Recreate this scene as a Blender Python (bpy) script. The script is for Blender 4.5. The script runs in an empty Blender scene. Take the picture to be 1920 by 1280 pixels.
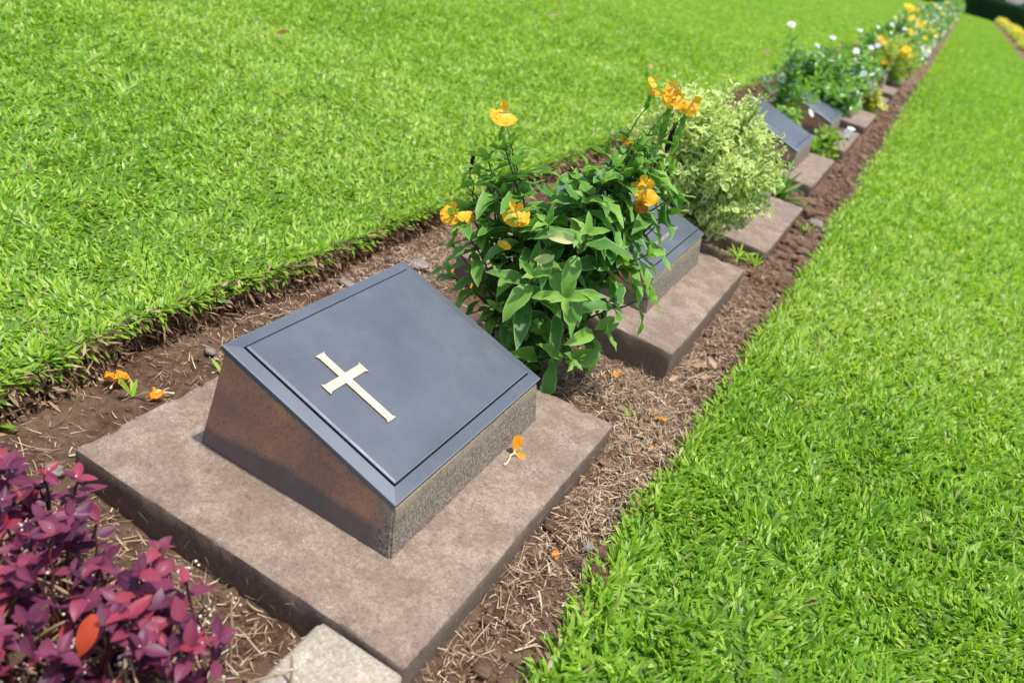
import bpy, bmesh, math, random
import numpy as np
from mathutils import Vector, Matrix, noise as mnoise

rng = np.random.default_rng(7)
random.seed(7)
scene = bpy.context.scene
COL = scene.collection
PI = math.pi

# ------------------------------------------------------------------ noise
_H = np.random.default_rng(99).random(65536)
def vnoise(x, y):
    xi = np.floor(x).astype(np.int64); yi = np.floor(y).astype(np.int64)
    fx = x - xi; fy = y - yi
    fx = fx*fx*(3-2*fx); fy = fy*fy*(3-2*fy)
    def h(a, b): return _H[((a*7919 + b*104729 + 1013904223) ^ (a*31 + b*17)) & 65535]
    a = h(xi, yi); b = h(xi+1, yi); c = h(xi, yi+1); d = h(xi+1, yi+1)
    return (a*(1-fx)+b*fx)*(1-fy) + (c*(1-fx)+d*fx)*fy
def fbm(x, y, o=4):
    s = 0; a = 1; t = 0
    for i in range(o):
        s = s + a*vnoise(x*2**i+17.3*i, y*2**i-9.1*i); t += a; a *= .5
    return s/t - .5

# ------------------------------------------------------------------ object helpers
def link(o, parent=None):
    COL.objects.link(o)
    if parent is not None: o.parent = parent
    return o
def tag(o, label=None, cat=None, group=None, kind=None):
    if label: o['label'] = label
    if cat: o['category'] = cat
    if group: o['group'] = group
    if kind: o['kind'] = kind
    return o
def empty(name, loc, label, cat, group=None, rz=0):
    o = bpy.data.objects.new(name, None); o.empty_display_size = .05
    o.location = loc; o.rotation_euler = (0, 0, rz); link(o)
    return tag(o, label, cat, group)
def mesh_np(name, V, faces, mat, parent=None, attrs=None, smooth=True, matidx=None):
    """V (n,3); faces list of int arrays (m,k)"""
    me = bpy.data.meshes.new(name)
    if not isinstance(faces, (list, tuple)): faces = [faces]
    faces = [np.asarray(f, dtype=np.int32) for f in faces if len(f)]
    V = np.asarray(V, dtype=np.float32)
    nl = sum(f.size for f in faces); nf = sum(len(f) for f in faces)
    me.vertices.add(len(V)); me.vertices.foreach_set('co', V.ravel())
    me.loops.add(nl); me.polygons.add(nf)
    me.loops.foreach_set('vertex_index', np.concatenate([f.ravel() for f in faces]))
    tot = np.concatenate([np.full(len(f), f.shape[1], dtype=np.int32) for f in faces])
    st = np.concatenate([[0], np.cumsum(tot)[:-1]]).astype(np.int32)
    me.polygons.foreach_set('loop_start', st)
    me.polygons.foreach_set('loop_total', tot)
    if matidx is not None: me.polygons.foreach_set('material_index', np.asarray(matidx, dtype=np.int32))
    me.update(calc_edges=True)
    if smooth: me.polygons.foreach_set('use_smooth', np.ones(nf, dtype=bool))
    for k, a in (attrs or {}).items():
        at = me.attributes.new(k, 'FLOAT', 'POINT'); at.data.foreach_set('value', np.asarray(a, dtype=np.float32))
    for m in (mat if isinstance(mat, (list, tuple)) else [mat]): me.materials.append(m)
    o = bpy.data.objects.new(name, me)
    return link(o, parent)
def bm_obj(name, bm, mat, parent=None, smooth=False):
    me = bpy.data.meshes.new(name); bm.normal_update(); bm.to_mesh(me); bm.free()
    for m in (mat if isinstance(mat, (list, tuple)) else [mat]): me.materials.append(m)
    if smooth:
        me.polygons.foreach_set('use_smooth', np.ones(len(me.polygons), dtype=bool))
    o = bpy.data.objects.new(name, me)
    return link(o, parent)
class Geo:
    def __init__(s): s.V = []; s.F = {}; s.n = 0; s.A = {}
    def add(s, V, F, **attrs):
        V = np.asarray(V, float).reshape(-1, 3)
        for f in (F if isinstance(F, list) else [F]):
            f = np.asarray(f)
            if len(f): s.F.setdefault(f.shape[1], []).append(f + s.n)
        s.V.append(V); s.n += len(V)
        for k, a in attrs.items(): s.A.setdefault(k, []).append(np.broadcast_to(np.asarray(a, float), (len(V),)))
        return s
    def build(s, name, mat, parent=None, smooth=True):
        return mesh_np(name, np.concatenate(s.V), [np.concatenate(f) for f in s.F.values()], mat, parent,
                       {k: np.concatenate(a) for k, a in s.A.items()}, smooth)
def unit(a):
    a = np.asarray(a, float); return a/np.maximum(np.linalg.norm(a, axis=-1, keepdims=True), 1e-9)

# ------------------------------------------------------------------ leaves / blades, all in one batch
PROF = {
 'blade': lambda t: np.where(t < .55, .62+.38*np.sin(np.minimum(t/.55, 1)*PI/2), 1-((t-.55)/.45)**2.2*.94),
 'ovate': lambda t: np.sin(PI*np.clip(t, 0, 1)**.72)**.95*.98+.02,
 'ellip': lambda t: np.sin(PI*t)**.85*.98+.02,
 'obov': lambda t: np.clip(.10+.95*np.sin(PI*np.clip(t**1.7, 0, 1)*.86+.02), .03, 1),
 'acum': lambda t: np.clip((t+.02)**.62*(1.003-t)**.95/.505, .02, 1),
 'lobe': lambda t: np.clip(.34+.80*np.sin(PI*np.clip(t**1.35, 0, 1)*.80), .05, 1)*np.where(t > .97, .55, 1),
 'round': lambda t: np.clip(np.sin(PI*np.clip(t, 0, 1))**.55, .04, 1),
 'strap': lambda t: np.clip(1-(t**3)*.95, .03, 1),
}
def leaves(base, d, nrm, L, W, rows=6, cols=3, prof='ovate', bend=0., fold=0., wave=0., wfreq=9., twist=0., stalk=0.):
    base = np.asarray(base, float).reshape(-1, 3); N = len(base)
    bc = lambda a: np.broadcast_to(np.asarray(a, float), (N,))
    L = bc(L); W = bc(W); bend = bc(bend); fold = bc(fold); wave = bc(wave); twist = bc(twist)
    d = unit(np.broadcast_to(d, (N, 3))); nrm = np.broadcast_to(nrm, (N, 3))
    side = unit(np.cross(d, nrm)); up = np.cross(side, d)
    t = np.linspace(0, 1, rows); pr = PROF[prof](t)
    ang = bend[:, None]*t[None]                       # N,rows
    dl = L[:, None]/(rows-1)
    axd = d[:, None]*np.cos(ang)[..., None] - up[:, None]*np.sin(ang)[..., None]
    axn = up[:, None]*np.cos(ang)[..., None] + d[:, None]*np.sin(ang)[..., None]
    pos = np.concatenate([np.zeros((N, 1, 3)), np.cumsum((axd[:, :-1]+axd[:, 1:])/2*dl[..., None], axis=1)], 1)
    tw = twist[:, None]*t[None]
    sd = side[:, None]*np.cos(tw)[..., None] + axn*np.sin(tw)[..., None]
    nn = axn*np.cos(tw)[..., None] - side[:, None]*np.sin(tw)[..., None]
    s = np.linspace(-1, 1, cols)
    w = (W[:, None]/2)*pr[None]
    ph = rng.random((N, 1, 1))*6.28
    P = (base[:, None, None] + pos[:, :, None]
         + sd[:, :, None]*(w[..., None]*s[None, None])[..., None])
    hgt = fold[:, None, None]*w[..., None]*np.abs(s)[None, None] + \
        wave[:, None, None]*W[:, None, None]*np.sin(wfreq*t[None, :, None]+ph+2.1*np.sign(s)[None, None])*(s**2)[None, None]*pr[None, :, None]
    P = P + nn[:, :, None]*hgt[..., None]
    V = P.reshape(-1, 3)
    k = np.arange(N)[:, None, None]*rows*cols; r = np.arange(rows-1)[None, :, None]*cols; c = np.arange(cols-1)[None, None, :]
    i = k+r+c
    F = np.stack([i, i+1, i+cols+1, i+cols], -1).reshape(-1, 4)
    edge = np.broadcast_to(np.maximum(np.abs(s)[None, None], np.abs(2*t-1)[None, :, None]**6*np.ones((1, 1, cols))), (N, rows, cols)).ravel()
    along = np.broadcast_to(t[None, :, None], (N, rows, cols)).ravel()
    per = lambda a: np.repeat(bc(a), rows*cols)
    return V, F, edge, along, per
def tube(pts, rad, sides=6, cap=True):
    pts = np.asarray(pts, float); n = len(pts); rad = np.broadcast_to(np.asarray(rad, float), (n,))
    tg = unit(np.gradient(pts, axis=0))
    ref = np.array([.3, .9, .1]); a = unit(np.cross(tg, ref)); b = np.cross(tg, a)
    th = np.linspace(0, 2*PI, sides, endpoint=False)
    V = pts[:, None]+rad[:, None, None]*(a[:, None]*np.cos(th)[None, :, None]+b[:, None]*np.sin(th)[None, :, None])
    i = np.arange(n-1)[:, None]*sides; j = np.arange(sides)[None]; j2 = (j+1) % sides
    F = np.stack([i+j, i+j2, i+sides+j2, i+sides+j], -1).reshape(-1, 4)
    V = V.reshape(-1, 3)
    if cap:
        V = np.concatenate([V, pts[-1:]+tg[-1:]*rad[-1]*.6]); top = len(V)-1; o = (n-1)*sides
        T = np.stack([o+np.arange(sides), o+(np.arange(sides)+1) % sides, np.full(sides, top)], -1)
        return V, [F, T]
    return V, [F]
_ICO = {}
def ico(sub):
    if sub not in _ICO:
        bm = bmesh.new(); bmesh.ops.create_icosphere(bm, subdivisions=sub, radius=1)
        _ICO[sub] = (np.array([v.co[:] for v in bm.verts]), np.array([[v.index for v in f.verts] for f in bm.faces])); bm.free()
    return _ICO[sub]
def lump(center, r, sub=2, rough=.3, squash=(1, 1, 1), seed=0):
    V, F = ico(sub); off = Vector((seed*3.17, seed*1.9, seed*.7))
    k = np.array([1+rough*(mnoise.noise(Vector(v)*1.4+off)+.5*mnoise.noise(Vector(v)*3.5+off)) for v in V])
    return V*k[:, None]*r*np.array(squash)+np.array(center), F

# ------------------------------------------------------------------ materials
class NT:
    def __init__(s, name):
        s.m = bpy.data.materials.new(name); s.m.use_nodes = True; s.t = s.m.node_tree; s.t.nodes.clear()
        s.out = s.t.nodes.new('ShaderNodeOutputMaterial')
    def n(s, typ, **kw):
        nd = s.t.nodes.new('ShaderNode'+typ)
        for k, v in kw.items():
            if k.startswith('i_'):
                key = k[2:].replace('_', ' ')
                nd.inputs[int(key) if key.isdigit() else key].default_value = v
            else: setattr(nd, k, v)
        return nd
    def l(s, a, b): s.t.links.new(a, b)
    def attr(s, name): return s.n('Attribute', attribute_name=name).outputs['Fac']
    def coord(s, kind='Object', rand=False):
        o = s.n('TexCoord').outputs[kind]
        if rand:
            r = s.n('ObjectInfo').outputs['Random']; m = s.n('Math', operation='MULTIPLY'); s.l(r, m.inputs[0]); m.inputs[1].default_value = 37.
            c = s.n('CombineXYZ'); s.l(m.outputs[0], c.inputs[0]); s.l(m.outputs[0], c.inputs[1])
            a = s.n('VectorMath', operation='ADD'); s.l(o, a.inputs[0]); s.l(c.outputs[0], a.inputs[1]); o = a.outputs[0]
        return o
    def noise(s, scale, detail=4, rough=.6, co=None, dist=0.):
        nd = s.n('TexNoise'); nd.inputs['Scale'].default_value = scale; nd.inputs['Detail'].default_value = detail
        nd.inputs['Roughness'].default_value = rough; nd.inputs['Distortion'].default_value = dist
        if co is not None: s.l(co, nd.inputs['Vector'])
        return nd.outputs['Fac']
    def ramp(s, fac, stops, interp='LINEAR'):
        r = s.n('ValToRGB'); e = r.color_ramp; e.interpolation = interp
        while len(e.elements) < len(stops): e.elements.new(.5)
        for el, (p, c) in zip(e.elements, stops):
            el.position = p; el.color = (*c, 1) if len(c) == 3 else c
        s.l(fac, r.inputs[0]); return r.outputs[0]
    def mix(s, a, b, fac, mode='MIX'):
        m = s.n('Mix', data_type='RGBA', blend_type=mode)
        for v, i in ((fac, 0), (a, 6), (b, 7)):
            if hasattr(v, 'is_linked'): s.l(v, m.inputs[i])
            elif i == 0: m.inputs[0].default_value = v
            else: m.inputs[i].default_value = (*v, 1)
        return m.outputs[2]
    def math(s, op, a, b=0.):
        m = s.n('Math', operation=op)
        for i, v in enumerate((a, b)):
            if hasattr(v, 'is_linked'): s.l(v, m.inputs[i])
            else: m.inputs[i].default_value = v
        return m.outputs[0]
    def bump(s, h, strength=.3, dist=.001):
        b = s.n('Bump'); b.inputs['Strength'].default_value = strength; b.inputs['Distance'].default_value = dist
        s.l(h, b.inputs['Height']); return b.outputs[0]
    def pbr(s, col, rough=.6, metal=0., spec=.5, normal=None, trans=0., tcol=None):
        p = s.n('BsdfPrincipled')
        def setv(key, v):
            if hasattr(v, 'is_linked'): s.l(v, p.inputs[key])
            else: p.inputs[key].default_value = (*v, 1) if isinstance(v, tuple) else v
        setv('Base Color', col); setv('Roughness', rough); setv('Metallic', metal); setv('Specular IOR Level', spec)
        if normal is not None: s.l(normal, p.inputs['Normal'])
        sh = p.outputs[0]
        if trans:
            tr = s.n('BsdfTranslucent'); c = tcol if tcol is not None else col
            if hasattr(c, 'is_linked'): s.l(c, tr.inputs[0])
            else: tr.inputs[0].default_value = (*c, 1)
            mx = s.n('MixShader'); mx.inputs[0].default_value = trans; s.l(sh, mx.inputs[1]); s.l(tr.outputs[0], mx.inputs[2]); sh = mx.outputs[0]
        s.l(sh, s.out.inputs[0]); return s.m

def leaf_mat(name, stops, rim=None, rimpow=(.72, 1.), rough=.45, spec=.35, trans=.35, vein=None):
    n = NT(name); c = n.ramp(n.attr('tone'), stops)
    if vein is not None:
        v = n.ramp(n.attr('edge'), [(0, (1, 1, 1)), (.12, (0, 0, 0))]); c = n.mix(c, vein, n.math('MULTIPLY', v, .6))
    if rim is not None:
        f = n.ramp(n.attr('edge'), [(rimpow[0], (0, 0, 0)), (rimpow[1], (1, 1, 1))]); c = n.mix(c, rim, f)
    tc = n.mix(c, (1., 1., .55), .0)
    hs = n.n('HueSaturation'); n.l(c, hs.inputs['Color']); hs.inputs['Value'].default_value = 1.6; hs.inputs['Saturation'].default_value = 1.08; hs.inputs['Hue'].default_value = .49
    return n.pbr(c, rough, 0, spec, None, trans, hs.outputs[0])

def mat_grass(name='grass_blades'):
    n = NT(name)
    c = n.ramp(n.attr('tone'), [(0, (.068, .165, .014)), (.28, (.165, .345, .024)), (.58, (.305, .505, .044)), (.82, (.440, .605, .085)), (.955, (.52, .62, .20)), (.965, (.52, .44, .26)), (1, (.40, .28, .15))])
    hs = n.n('HueSaturation'); n.l(c, hs.inputs['Color']); hs.inputs['Value'].default_value = 1.35; hs.inputs['Saturation'].default_value = 1.05; hs.inputs['Hue'].default_value = .488
    return n.pbr(c, .42, 0, .35, None, .42, hs.outputs[0])
M = {}
M['grass'] = mat_grass()
def mat_lawn():
    n = NT('lawn_base'); co = n.coord('Object')
    f = n.noise(90, 5, .7, co); g = n.noise(1.3, 3, .6, co)
    c = n.ramp(f, [(.3, (.030, .050, .012)), (.5, (.10, .18, .026)), (.7, (.20, .33, .05))])
    c = n.mix(c, (.16, .13, .07), n.ramp(n.noise(230, 3, .7, co), [(.6, (0, 0, 0)), (.75, (.6, .6, .6))]))
    c = n.mix(c, (.09, .20, .025), n.ramp(g, [(.4, (0, 0, 0)), (.7, (.5, .5, .5))]))
    return n.pbr(c, .85, 0, .2, n.bump(f, .8, .01))
M['lawn'] = mat_lawn()
def mat_farlawn():
    n = NT('far_turf'); co = n.coord('Object'); f = n.noise(40, 5, .7, co)
    c = n.ramp(f, [(.3, (.10, .20, .02)), (.6, (.24, .42, .05))]); c = n.mix(c, (.20, .34, .05), n.noise(1.2, 4, .6, co)); return n.pbr(c, .85, 0, .2)
M['ground'] = mat_farlawn()
def mat_soil(name='soil', dark=1.):
    n = NT(name); co = n.coord('Object')
    a = n.noise(55, 8, .7, co); b = n.noise(7, 4, .6, co); c0 = n.noise(420, 4, .7, co)
    c = n.ramp(a, [(.25, (.060*dark, .036*dark, .024*dark)), (.5, (.205*dark, .118*dark, .074*dark)), (.72, (.37*dark, .235*dark, .155*dark))])
    c = n.mix(c, (.40*dark, .285*dark, .190*dark), n.ramp(b, [(.45, (0, 0, 0)), (.75, (.75, .75, .75))]))
    c = n.mix(c, (.05, .055, .018), n.ramp(n.noise(16, 5, .65, co), [(.60, (0, 0, 0)), (.74, (.55, .55, .55))]))
    c = n.mix(c, (.36, .27, .19), n.ramp(c0, [(.64, (0, 0, 0)), (.72, (.7, .7, .7))]))
    h = n.math('ADD', n.math('ADD', a, n.noise(150, 5, .75, co)), n.math('MULTIPLY', c0, .5))
    return n.pbr(c, .92, 0, .15, n.bump(h, 1., .012))
M['soil'] = mat_soil(); M['clod'] = mat_soil('soil_clods', 1.3)
def mat_straw():
    n = NT('dry_straw')
    c = n.ramp(n.attr('tone'), [(0, (.09, .055, .035)), (.25, (.28, .19, .115)), (.5, (.48, .36, .225)), (.8, (.64, .50, .335)), (1, (.75, .66, .50))])
    return n.pbr(c, .7, 0, .25, None, .15)
M['straw'] = mat_straw()
def mat_thatch():
    n = NT('dead_turf')
    c = n.ramp(n.attr('tone'), [(0, (.07, .040, .022)), (.3, (.19, .115, .065)), (.6, (.38, .25, .145)), (.85, (.56, .42, .26)), (.93, (.12, .22, .03)), (1, (.15, .30, .03))])
    return n.pbr(c, .75, 0, .2, None, .2)
M['thatch'] = mat_thatch()
def mat_slab(name, tint):
    n = NT(name); co = n.coord('Object', True)
    a = n.noise(6, 7, .72, co); b = n.noise(30, 7, .74, co); g = n.noise(330, 3, .8, co); s2 = n.noise(900, 2, .6, co)
    r, gg, bb = tint
    c = n.ramp(a, [(.30, (r*.82, gg*.83, bb*.87)), (.48, (r*.97, gg*.98, bb)), (.66, (r*1.03, gg*1.01, bb*.97)), (.8, (r*1.08, gg*.97, bb*.86))])
    c = n.mix(c, (r*.50, gg*.52, bb*.58), n.ramp(b, [(.54, (0, 0, 0)), (.74, (.50, .50, .50))]))
    c = n.mix(c, (r*1.28, gg*.98, bb*.78), n.ramp(n.noise(14, 6, .7, co), [(.54, (0, 0, 0)), (.76, (.50, .50, .50))]))
    c = n.mix(c, (r*.55, gg*.55, bb*.57), n.ramp(g, [(.38, (.9, .9, .9)), (.50, (0, 0, 0))]))
    c = n.mix(c, (r*1.45, gg*1.42, bb*1.38), n.ramp(n.noise(240, 3, .8, co), [(.54, (0, 0, 0)), (.66, (.7, .7, .7))]))
    c = n.mix(c, n.mix((.62, .61, .62), (1.38, 1.37, 1.35), n.ramp(n.noise(150, 5, .85, co), [(.36, (0, 0, 0)), (.64, (1, 1, 1))])), .62, 'MULTIPLY')
    c = n.mix(c, (r*.40, gg*.41, bb*.46), n.ramp(n.noise(62, 6, .8, co), [(.56, (0, 0, 0)), (.66, (.65, .65, .65))]))
    c = n.mix(c, (.58, .52, .46), n.ramp(s2, [(.66, (0, 0, 0)), (.74, (.5, .5, .5))]))
    # soil splashed and soaked into the sides: a stain that climbs from the ground line
    geo = n.n('NewGeometry'); sep = n.n('SeparateXYZ'); n.l(n.coord('Object'), sep.inputs[0])
    hz = n.math('ADD', sep.outputs[2], n.math('MULTIPLY', n.noise(22, 4, .7, co), -.022))
    st = n.ramp(n.math('MULTIPLY', hz, 10), [(.30, (1, 1, 1)), (.42, (.75, .75, .75)), (.47, (0, 0, 0))])
    c = n.mix(c, n.mix((.075, .046, .032), (.16, .10, .065), n.noise(60, 5, .7, co)), n.math("MULTIPLY", st, .62))
    h = n.math('ADD', g, n.math('MULTIPLY', b, .5))
    return n.pbr(c, .88, 0, .2, n.bump(h, .6, .002))
M['slab'] = mat_slab('base_stone', (.325, .256, .198))
M['kerb'] = mat_slab('pale_stone', (.68, .62, .49))
def mat_pedestal():
    n = NT('pedestal_stone'); co = n.coord('Object', True); ob = n.coord('Object')
    sep = n.n('SeparateXYZ'); n.l(ob, sep.inputs[0]); X, Y, Z = sep.outputs
    g = n.noise(260, 4, .85, co); a = n.noise(9, 5, .6, co, .6)
    grey = n.ramp(g, [(.36, (.040, .030, .022)), (.46, (.17, .135, .105)), (.56, (.29, .24, .19)), (.68, (.48, .41, .33))])
    rust = n.ramp(a, [(.3, (.24, .145, .120)), (.47, (.40, .205, .140)), (.60, (.52, .245, .130)), (.72, (.58, .31, .15)), (.82, (.50, .42, .34))])
    rust = n.mix(rust, (.09, .06, .05), n.ramp(g, [(.40, (.5, .5, .5)), (.5, (0, 0, 0))]))
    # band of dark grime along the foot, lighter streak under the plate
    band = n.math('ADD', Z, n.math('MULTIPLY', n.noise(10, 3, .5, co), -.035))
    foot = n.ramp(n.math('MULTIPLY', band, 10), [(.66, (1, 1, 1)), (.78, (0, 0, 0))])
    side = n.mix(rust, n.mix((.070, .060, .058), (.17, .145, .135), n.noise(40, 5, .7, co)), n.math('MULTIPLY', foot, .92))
    # polished ends are rust stained; the front edge is exposed aggregate
    fr = n.math('ADD', X, n.math('MULTIPLY', n.noise(30, 4, .7, co), .03))
    front = n.ramp(fr, [(.385, (0, 0, 0)), (.405, (1, 1, 1))])
    c = n.mix(side, grey, front)
    lo = n.ramp(n.math('ADD', Z, n.math('MULTIPLY', n.noise(14, 4, .6, co), .05)), [(.128, (0, 0, 0)), (.15, (.6, .6, .6))])
    c = n.mix(c, n.mix((.34, .24, .14), (.46, .37, .26), n.noise(50, 3, .6, co)), n.math('MULTIPLY', n.math('MULTIPLY', lo, front), .9))
    return n.pbr(c, n.math('ADD', n.math('MULTIPLY', front, .4), .46), 0, .35, n.bump(g, n.math('ADD', .5, 0) and .35, .0015))
M['pedestal'] = mat_pedestal()
def mat_plate():
    n = NT('blackened_plate'); co = n.coord('Object', True)
    a = n.noise(5, 5, .6, co, .5); b = n.noise(26, 6, .7, co); s = n.noise(700, 2, .5, co)
    c = n.ramp(a, [(.3, (.084, .094, .113)), (.5, (.104, .116, .138)), (.7, (.128, .142, .164))])
    c = n.mix(c, (.22, .24, .27), n.ramp(b, [(.56, (0, 0, 0)), (.78, (.22, .22, .22))]))
    c = n.mix(c, (.075, .088, .125), n.ramp(n.noise(13, 4, .6, co), [(.58, (0, 0, 0)), (.72, (.55, .55, .55))]))
    c = n.mix(c, (.42, .42, .42), n.ramp(s, [(.70, (0, 0, 0)), (.76, (.4, .4, .4))]))
    r = n.ramp(b, [(.3, (.36, .36, .36)), (.7, (.52, .52, .52))])
    return n.pbr(c, r, .15, .5, n.bump(n.math('ADD', b, n.math('MULTIPLY', s, .3)), .06, .001))
M['plate'] = mat_plate()
M['worn'] = NT('worn_plate_edge').pbr((.30, .33, .38), .4, .3, .5)
M['groove'] = NT('shaded_groove').pbr((.014, .018, .030), .7, 0, .2)  # near-black groove and panel step faces: their shade is put into the colour
n_ = NT('gilded_face'); M['gilt'] = n_.pbr(n_.ramp(n_.noise(60, 4, .6, n_.coord('Object')), [(.3, (.66, .48, .32)), (.7, (.74, .57, .40))]), .5, 0, .4)
M['giltside'] = NT('bronze_edge').pbr((.10, .055, .03), .5, .3, .4)
M['letter'] = NT('bronze_letters').pbr((.55, .44, .36), .45, .2, .4)
M['stem'] = NT('green_stem').pbr((.12, .20, .045), .6, 0, .3, None, .1)
M['brownstem'] = NT('brown_stem').pbr((.10, .065, .035), .75, 0, .2)
M['purplestem'] = NT('dark_red_stem').pbr((.085, .018, .025), .6, 0, .3)
M['twig'] = NT('dry_twig').pbr((.36, .25, .15), .8, 0, .2)
M['deadbud'] = NT('withered_spike').pbr((.075, .035, .028), .8, 0, .2)
def petal_mat(name, c0, c1, tr=.4):
    n = NT(name); c = n.ramp(n.attr('along'), [(0, c0), (.35, c1), (1, c1)])
    v = n.noise(150, 3, .6, n.coord('Object'))
    c = n.mix(c, tuple(x*.82 for x in c1), n.ramp(v, [(.5, (0, 0, 0)), (.7, (.5, .5, .5))]))
    return n.pbr(c, .55, 0, .25, None, tr)
M['orange'] = petal_mat('orange_petal', (.96, .74, .20), (.98, .53, .030), .28)
M['fallen'] = petal_mat('fallen_petal', (.90, .62, .20), (.80, .30, .012), .25)
M['wilt'] = petal_mat('wilted_petal', (.62, .25, .05), (.58, .20, .02), .2)
M['white'] = petal_mat('white_petal', (.70, .72, .60), (.84, .84, .82), .3)
M['yellow'] = petal_mat('yellow_petal', (.90, .60, .03), (.95, .72, .03), .45)
M['tube'] = NT('petal_tube').pbr((.80, .70, .45), .5, 0, .3, None, .3)
M['crleaf'] = leaf_mat('glossy_leaf', [(0, (.045, .125, .034)), (.40, (.078, .215, .042)), (.72, (.130, .310, .045)), (1, (.24, .44, .06))], rim=(.32, .48, .17), rimpow=(.80, 1.02), rough=.50, spec=.32, trans=.30, vein=(.10, .24, .05))
M['paleleaf'] = leaf_mat('pale_leaf', [(0, (.58, .60, .24)), (1, (.66, .66, .30))], trans=.3)
M['varleaf'] = leaf_mat('variegated_leaf', [(0, (.045, .13, .045)), (.35, (.10, .24, .065)), (.62, (.26, .40, .09)), (1, (.54, .60, .17))], rim=(.63, .71, .27), rimpow=(.38, .68), rough=.5, spec=.25, trans=.30)
M['vinca'] = leaf_mat('periwinkle_leaf', [(0, (.055, .17, .035)), (.5, (.13, .31, .045)), (.85, (.23, .43, .05)), (1, (.38, .48, .06))], rough=.32, spec=.5, trans=.3, vein=(.14, .30, .08))
M['lime'] = leaf_mat('lime_leaf', [(0, (.16, .30, .04)), (.5, (.32, .46, .07)), (1, (.62, .60, .12))], rough=.5, trans=.35)
M['strap'] = leaf_mat('strap_leaf', [(0, (.05, .16, .015)), (.6, (.11, .26, .02)), (.8, (.24, .30, .05)), (.9, (.45, .36, .18)), (1, (.48, .30, .16))], rough=.4, trans=.3)
M['purple'] = leaf_mat('purple_leaf', [(0, (.075, .018, .044)), (.28, (.145, .032, .074)), (.52, (.225, .042, .088)), (.76, (.32, .050, .080)), (.93, (.34, .040, .060)), (.985, (.46, .075, .070)), (1, (.58, .16, .12))], rough=.45, spec=.32, trans=.24, vein=(.30, .07, .11))
M['redleaf'] = leaf_mat('orange_red_leaf', [(0, (.55, .070, .035)), (1, (.62, .10, .04))], trans=.3)
M['bud'] = NT('pale_buds').pbr((.72, .60, .48), .5, 0, .3)
M['deadleaf'] = leaf_mat('dead_leaf', [(0, (.20, .085, .035)), (1, (.42, .27, .15))], trans=.1)
M['hedge'] = leaf_mat('hedge_leaf', [(0, (.010, .036, .012)), (.6, (.017, .056, .015)), (1, (.03, .08, .02))], rough=.6, spec=.15, trans=.1)
n_ = NT('chip_stone'); M['chip'] = n_.pbr(n_.ramp(n_.noise(70, 4, .6, n_.coord('Object')), [(.3, (.15, .125, .105)), (.7, (.30, .265, .23))]), .8, 0, .2)
M['asphalt'] = NT('asphalt').pbr((.055, .055, .058), .9, 0, .2)
def paint(name, c): return NT(name).pbr(c, .25, .1, .6)
M['silver'] = paint('silver_paint', (.55, .60, .60)); M['navy'] = paint('navy_paint', (.025, .045, .14))
M['glass'] = NT('tinted_window').pbr((.012, .014, .018), .08, 0, .6)
M['rubber'] = NT('tyre_rubber').pbr((.02, .02, .02), .8, 0, .2)
M['alloy'] = NT('wheel_rim').pbr((.5, .5, .52), .3, .9, .5)
M['lamp'] = NT('headlamp_lens').pbr((.75, .78, .80), .1, 0, .6)

# ------------------------------------------------------------------ layout of the place (metres; row runs along +y, plates face +x)
CAM = np.array([.7241825, -.5368814, .7969291])
BED_L, BED_R = -.19, .60       # soil strip between the lawns
LAWN_Z = .045                   # left lawn stands a little above the soil
def edge_l(y): return BED_L + .035*np.clip((.22-y)/.3, 0, 1) + .030*fbm(y*3.1, 4.2, 4) + .018*fbm(y*14, 1.3, 3)
def bed_r(y): return .618+.030*np.clip((y-.7)/1.3, 0, 1)
def edge_r(y): return bed_r(y) + .030*fbm(y*2.3, 8.2, 4) + .020*fbm(y*12, 5.3, 3)
def soil_z(x, y):
    far = np.clip((y-1.6)/1.2, 0, 1)
    z = .020*fbm(x*6, y*6, 5) + (.014+.018*far)*fbm(x*22+3, y*22, 5) + .012*fbm(x*65, y*65, 4)
    e = np.clip((x-(bed_r(y)-.07))/.07, 0, 1)
    z = z + .012*np.clip((.2-np.abs(x-.1))/.2, 0, 1)*0
    return z + e*.004 - np.clip((BED_L+.06-x)/.06, 0, 1)*.008 - .05*np.clip((x-bed_r(y)-.016)/.03, 0, 1) - .03*np.clip((BED_L-.03-x)/.03, 0, 1)

def grid_mesh(name, xs, ys, zf, mat, kind, label, cat, skirt=None):
    X, Y = np.meshgrid(xs, ys); Z = zf(X, Y)
    V = np.stack([X, Y, Z], -1).reshape(-1, 3); nx, ny = len(xs), len(ys)
    i = (np.arange(ny-1)[:, None]*nx+np.arange(nx-1)[None])
    F = np.stack([i, i+1, i+nx+1, i+nx], -1).reshape(-1, 4)
    o = mesh_np(name, V, F, mat); return tag(o, label, cat, None, kind)
# base terrain, one sheet to the horizon
bm = bmesh.new()
for x, y in ((-400, -400), (400, -400), (400, 600), (-400, 600)): bm.verts.new((x, y, -.09))
bm.faces.new(bm.verts)
tag(bm_obj('ground', bm, M['ground']), 'wide flat green ground reaching to the horizon', 'ground', None, 'structure')
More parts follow.
